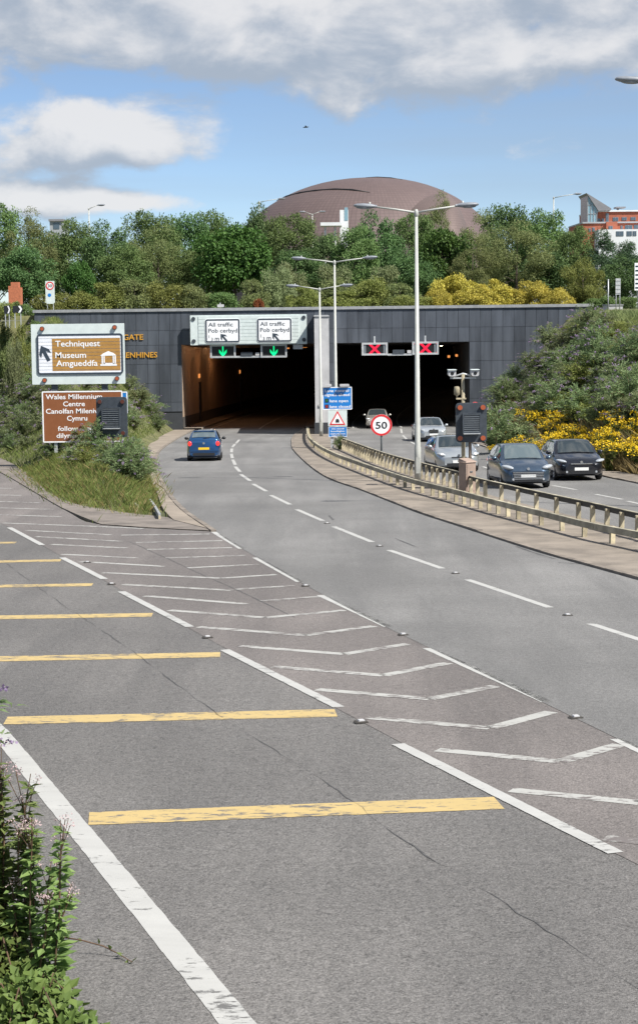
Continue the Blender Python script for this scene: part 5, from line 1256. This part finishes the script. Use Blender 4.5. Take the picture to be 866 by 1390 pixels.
def scatter(px0, px1, py0, py1, step, y0, y1, up, fn, keep=None):
    n = 0
    py = py0
    while py <= py1:
        px = px0+random.uniform(0, step)
        while px <= px1:
            q = (px+random.uniform(-.35,.35)*step, py+random.uniform(-.35,.35)*step)
            if keep is None or keep(*q):
                r = on_slope(q[0], q[1], y0, y1, up)
                if r and abs(r[1]-y0) > 1: fn(r[0], r[1], q); n += 1
            px += step
        py += step*.72
    return n
rightkeep = lambda x, y: y > 432+max(0,(770-x))*.95 and y < (598 if x < 700 else 560)
nb_ = scatter(650, 900, 428, 606, 24, 60, YP-2, .8, lambda x, y, q: bush(random.choice((0,1,1,2,2,3)), x, y, random.uniform(.55,.95), 'grey-green buddleia with purple spikes '+('high on the bank at the right end of the portal' if q[1] < 490 else 'halfway up the bank right of the tunnel' if q[1] < 535 else 'low on the bank just above the yellow ragwort'), 'buddleias on the right embankment'), rightkeep)
leftkeep = lambda x, y: y < 575 and y > 452-.0*x and (x < 190 or y > 490+(x-190)*1.3)
nl_ = scatter(-25, 236, 440, 575, 22, 86, YP-2, .7, lambda x, y, q: bush(random.choice((0,1,2,2,3)), x, y, random.uniform(.45,.8), 'grey-green buddleia on the bank '+('right of the two left signs, below the gold lettering' if q[0] > 168 else 'behind the two left signs' if q[0] > 45 else 'high at the left edge, beside the upper sign'), 'buddleias on the left bank'), leftkeep)
scatter(-25, 48, 432, 606, 18, 68, YP-2, .5, lambda x, y, q: bush(random.choice((1,2,2,3)), x, y, random.uniform(.32,.6), 'grey-green buddleia on the bank at the left edge, beside the two signs', 'buddleias on the left bank'))
for px, py, v, s, lb in ((72,636,0,.42,'leafy buddleia at the left foot of the brown sign'),(120,652,3,.45,'buddleia clump growing under the middle of the brown sign'),(168,662,1,.62,'bushy buddleia right of the left matrix signal foot'),(186,662,0,.52,'buddleia leaning over the apron beside the blue car'),(100,646,2,.40,'pale buddleia in front of the brown sign lettering'),(145,650,1,.5,'buddleia at the foot of the left matrix signal'),(215,590,1,.55,'low buddleia beside the apron behind the blue car'),(84,630,1,.48,'grey-green weed clump under the left corner of the brown sign'),(110,636,2,.46,'pale weed clump under the follow lettering of the brown sign'),(132,641,0,.5,'purple-tipped bush below the face symbol of the brown sign'),(157,646,3,.6,'yellow-green bush under the left matrix signal'),(178,652,1,.58,'broad grey-green bush at the apron side of the gore'),(196,640,2,.5,'pale bush at the kerb behind the gore tip')):
    g0 = G(px, py); bush(v, g0.x, g0.y, s, lb, None)
bush(1, P(462,612,95).x, 95, .28, 'small weed clump between the posts of the blue lane sign', None, .4)

# ragwort along the foot of the right bank
def ragwort(seed):
    g = np.random.default_rng(seed); PL, DL, LL = [], [], []; FP = []; st = MB()
    for i in range(16):
        a = g.uniform(0,6.28); lean = g.uniform(.05,.42); h = g.uniform(.75,1.15); tip = np.array([math.cos(a)*lean, math.sin(a)*lean, h]); st.tube([(0,0,0),tuple(tip*.5*np.array([.7,.7,1])),tuple(tip)], .008, 4, caps=False)
        m_ = 26; u = g.uniform(.1,.92,m_)[:,None]; PL.append(tip*u*np.concatenate([u,u,np.ones_like(u)],1)); DL.append(nrm(np.concatenate([g.normal(size=(m_,2)), g.uniform(-.2,.5,(m_,1))],1))); LL.append(g.uniform(.09,.2,m_))
        m2 = 12; rr = .15*np.sqrt(g.uniform(0,1,m2)); aa = g.uniform(0,6.28,m2); FP.append(tip+np.stack([np.cos(aa)*rr,np.sin(aa)*rr,.05*(1-(rr/.15)**2)+g.normal(size=m2)*.03],1))
    V, F = leaves(np.concatenate(PL), np.concatenate(DL), np.array([0,0,1.])+g.normal(size=(416,3))*.4, np.concatenate(LL), .06); fm = npmesh('foliage', V, F, LM['grass'])
    fp = np.concatenate(FP); k = len(fp); V, F = leaves(fp, np.concatenate([g.normal(size=(k,2)),g.normal(size=(k,1))*.4],1), np.array([0,-.35,1.])+g.normal(size=(k,3))*.45, .075, .07); return fm, npmesh('flower_heads', V, F, LM['rag']), st.mesh('stems', M_stem)
RW = [ragwort(s) for s in (60,61,62)]
def rag(x, y, q, s=1.0):
    t = thing('ragwort_plant', 'yellow-flowered ragwort plant along the foot of the right bank', 'wildflower', (x, y, tz(x,y)-.05), random.uniform(0,6.28), 'ragwort on the right bank'); s *= random.uniform(.8,1.2); t.scale = (s,s,s)
    fm, pm, sm = random.choice(RW); put('stems', sm, t); put('foliage', fm, t); put('flower_heads', pm, t, 'stuff')
ragkeep = lambda x, y: math.sin(x*.11)+math.sin(x*.047+y*.13+1)+1.0 > 0 and abs(y-589) < 27 and (x > 705) and not (790 < x < 815 and y < 575)
scatter(690, 890, 562, 618, 13.5, 60, YP-2, .9, rag, ragkeep)
for x, y in ((690,600),(697,590),(704,604),(668,600),(682,588),(836,490),(828,484),(843,478),(852,486),(820,492)):
    r = on_slope(x, y, 60, YP-2, .9)
    if r: rag(r[0], r[1], None, .8)

# grass and weeds nobody could count
def grassfield(name, label, xy, h0, h1, m, wd=.02, lean=.35):
    xy = np.array(xy); n = len(xy); z = terrain(xy[:,0], xy[:,1]); a = rng.uniform(0,6.28,n); h = rng.uniform(h0,h1,n); b = np.stack([xy[:,0],xy[:,1],z-.02],1)
    side = np.stack([np.cos(a),np.sin(a),np.zeros(n)],1)*wd; ln = np.stack([rng.normal(size=n)*lean*h,rng.normal(size=n)*lean*h,h],1)
    V = np.stack([b-side, b+side, b+ln*.6+side*.6, b+ln*np.array([1.25,1.25,1.0])],1).reshape(-1,3)
    o = put(name, npmesh(name, V, np.arange(4*n).reshape(-1,4), LM[m]), None, 'stuff'); o['label'] = label; o['category'] = 'grass'
def band(ch, d0, d1, n, pw=1.0):
    ds_b = arclen(ch); out = []
    for i in range(n):
        p, tt = along(ch, ds_b, random.uniform(0, ds_b[-1])); d = d0+(d1-d0)*random.random()**pw; out.append((p.x-tt.y*d, p.y+tt.x*d))
    return out
grassfield('dry_grass', 'dry yellow-brown grass along the foot of the right bank', [p for p in band(fpath_r, .02, 2.2, 26000, 1.3) if p[1] > 50], .25, .75, 'dry')
grassfield('bank_grass', 'rough green grass covering the right bank', [p for p in band(fpath_r, 1.0, 17, 50000) if 45 < p[1] < YP-.5], .25, .7, 'olive', .022)
wpts = []
while len(wpts) < 120000:
    x, y = random.uniform(-34,-4), random.uniform(48, YP-1); wpts.append((x,y))
wp = np.array(wpts); ins = inside(wp[:,0], wp[:,1], POLY_MAIN) | inside(wp[:,0], wp[:,1], POLY_SLIP) | inside(wp[:,0], wp[:,1], POLY_GORE)
gp = [(p[0],p[1]) for p in gore_b]; wp = wp[~ins]
dgo = np.minimum(edged(wp[:,0], wp[:,1], POLY_MAIN), edged(wp[:,0], wp[:,1], POLY_SLIP)); wp = wp[(dgo > .55) | (rng.uniform(size=len(wp)) < .10)]
grassfield('verge_grass', 'rough grass and weeds covering the left bank and gore', wp, .12, .38, 'grass', .013)
near = []
gq = T2(chain([(31,638),(52,659),(97,683),(173,697),(226,704),(212,670),(200,645),(199,625)]))
while len(near) < 60000:
    x, y = random.uniform(-16,-5), random.uniform(47,90); near.append((x,y))
near = np.array(near); near = near[inside(near[:,0],near[:,1],gq) | ((rng.uniform(size=len(near)) < .25) & (edged(near[:,0],near[:,1],gq) < .5))]
grassfield('gore_grass', 'tufted yellow-green grass at the edge of the paved gore', near, .10, .34, 'grass', .008)
dg_ = near[rng.uniform(size=len(near)) < .3]; grassfield('gore_straw', 'dry straw-coloured grass at the tip of the gore', dg_+rng.normal(size=dg_.shape)*.1, .12, .36, 'dry', .007)

# ------------------------------------------------------------------ tall flowering weeds in the near left corner
def weed(seed, h, nst, spread, label, px, py, Y, m='near'):
    g = np.random.default_rng(seed); p0 = P(px, py, Y); t = thing('flowering_weed', label, 'weed', (p0.x, Y, tz(p0.x,Y)-.05), 0, None); st = MB(); PL,DL,UL,LL = [],[],[],[]; FP = []
    for i in range(nst):
        a = g.uniform(0,6.28); b0 = np.array([math.cos(a),math.sin(a),0])*spread*.5*g.uniform(0,1); ln = np.array([math.cos(a),math.sin(a),0])*spread*g.uniform(.1,.7); H_ = h*g.uniform(.6,1.0); pts = [b0+ln*(u**1.5)+np.array([0,0,H_*u])+g.normal(size=3)*.008 for u in np.linspace(0,1,7)]
        st.tube([tuple(p) for p in pts], [.007]*5+[.005,.003], 5, caps=False); pts = np.array(pts); nn = int(H_/.07)
        for j in range(nn):
            u = .12+.86*j/nn; k = min(5,int(u*6)); p = pts[k]*(1-(u*6-k))+pts[k+1]*(u*6-k)
            for q in range(6 if g.uniform() < .7 else 8):
                b = g.uniform(0,6.28); PL.append(p); DL.append([math.cos(b),math.sin(b),g.uniform(-.25,.55)]); UL.append([g.normal()*.25,g.normal()*.25,1]); LL.append(g.uniform(.08,.17)*(1.1-.5*u))
        for q in range(int(g.integers(2,5))):
            c = pts[-1]+np.array([g.normal()*.055,g.normal()*.055,g.uniform(-.05,.02)]); st.tube([tuple(pts[-2]),tuple(c)], .003, 4, caps=False); m2 = 22; FP.append(c+g.normal(size=(m2,3))*np.array([.022,.022,.010]))
    st.build('stems', M_stemr, t); L_a = np.array(LL); V, F = leaves(np.array(PL), np.array(DL), np.array(UL), L_a, L_a*.48); put('foliage', npmesh('foliage', V, F, LM[m]), t)
    fp = np.concatenate(FP); V, F = leaves(fp, rdir(len(fp), g)+np.array([0,0,.6]), rdir(len(fp), g), .014, .010); put('flower_heads', npmesh('flower_heads', V, F, LM['pink']), t, 'stuff')
    return t
weed(70, 1.9, 9, .24, 'tall pink-topped weed in the bottom left corner, highest of the clump', 12, 1390, 11.2, 'neard'); weed(71, 1.35, 8, .28, 'leafy pink-flowered weed in front, lower right of the corner clump', 46, 1410, 11.0, 'neard'); weed(72, 1.6, 12, .3, 'pink-flowered weed at the left frame edge in the corner clump', -18, 1400, 11.4, 'neard')
def bramble(seed, px, py, Y, label, r=.45, h=.5, n=900, m='near', ll=.075):
    g = np.random.default_rng(seed); p0 = P(px,py,Y); t = thing('bramble', label, 'bramble', (p0.x,Y,tz(p0.x,Y)-.03)); k = n; d = rdir(k,g); d[:,2] = np.abs(d[:,2]); Pp = d*np.array([r,r,h])*g.uniform(.5,1.05,(k,1)); L_a = ll*g.uniform(.6,1.3,k)
    V, F = leaves(Pp, d*.5+g.normal(size=(k,3))*.6, d+np.array([0,-.2,.8]), L_a, L_a*.72); put('foliage', npmesh('foliage', V, F, LM[m]), t); st = MB()
    for i in range(7):
        a = g.uniform(0,6.28); L_b = r*g.uniform(.8,1.1); st.tube([(0,0,0),(math.cos(a)*L_b*.5,math.sin(a)*L_b*.5,h*.9),(math.cos(a)*L_b,math.sin(a)*L_b,h*.5)], .006, 4, caps=False)
    st.build('stems', M_stemr, t); return t
bramble(80, 40, 1330, 10.6, 'bright green bramble at the bottom of the left corner', .34, .42); bramble(81, 92, 1345, 10.4, 'low bramble creeping onto the road at the bottom left', .20, .22, 420); bramble(82, -10, 1270, 11.0, 'ivy mound at the left edge under the pink weeds', .32, .62, 1000, 'near', .06)
vn = thing('trailing_stem', 'long reddish bramble runner trailing over the asphalt at bottom left', 'bramble', G(60,1300)); vp = [Vector(G(px,py,.06+.05*math.sin(i)))-Vector(G(60,1300)) for i,(px,py) in enumerate(((40,1280),(85,1272),(110,1276),(140,1284),(160,1294),(180,1306)))]
MB().tube(vp, [.006,.006,.005,.005,.004,.003], 6).build('runner', M_stemr, vn)
g = np.random.default_rng(3); vq = np.array([list(vp[i%6].lerp(vp[(i+1)%6] if i%6 < 5 else vp[5], random.random())) for i in range(14)]); V, F = leaves(vq, rdir(14,g), np.array([0,0,1.])+g.normal(size=(14,3))*.3, .05, .03); put('leaf_sprays', npmesh('leaf_sprays', V, F, LM['near']), vn)
# purple spray of a buddleia reaching in at the left edge
t = bush(0, P(-118,1000,17).x, 17.5, .50, 'purple buddleia spray just reaching into the left edge above the white line', None)
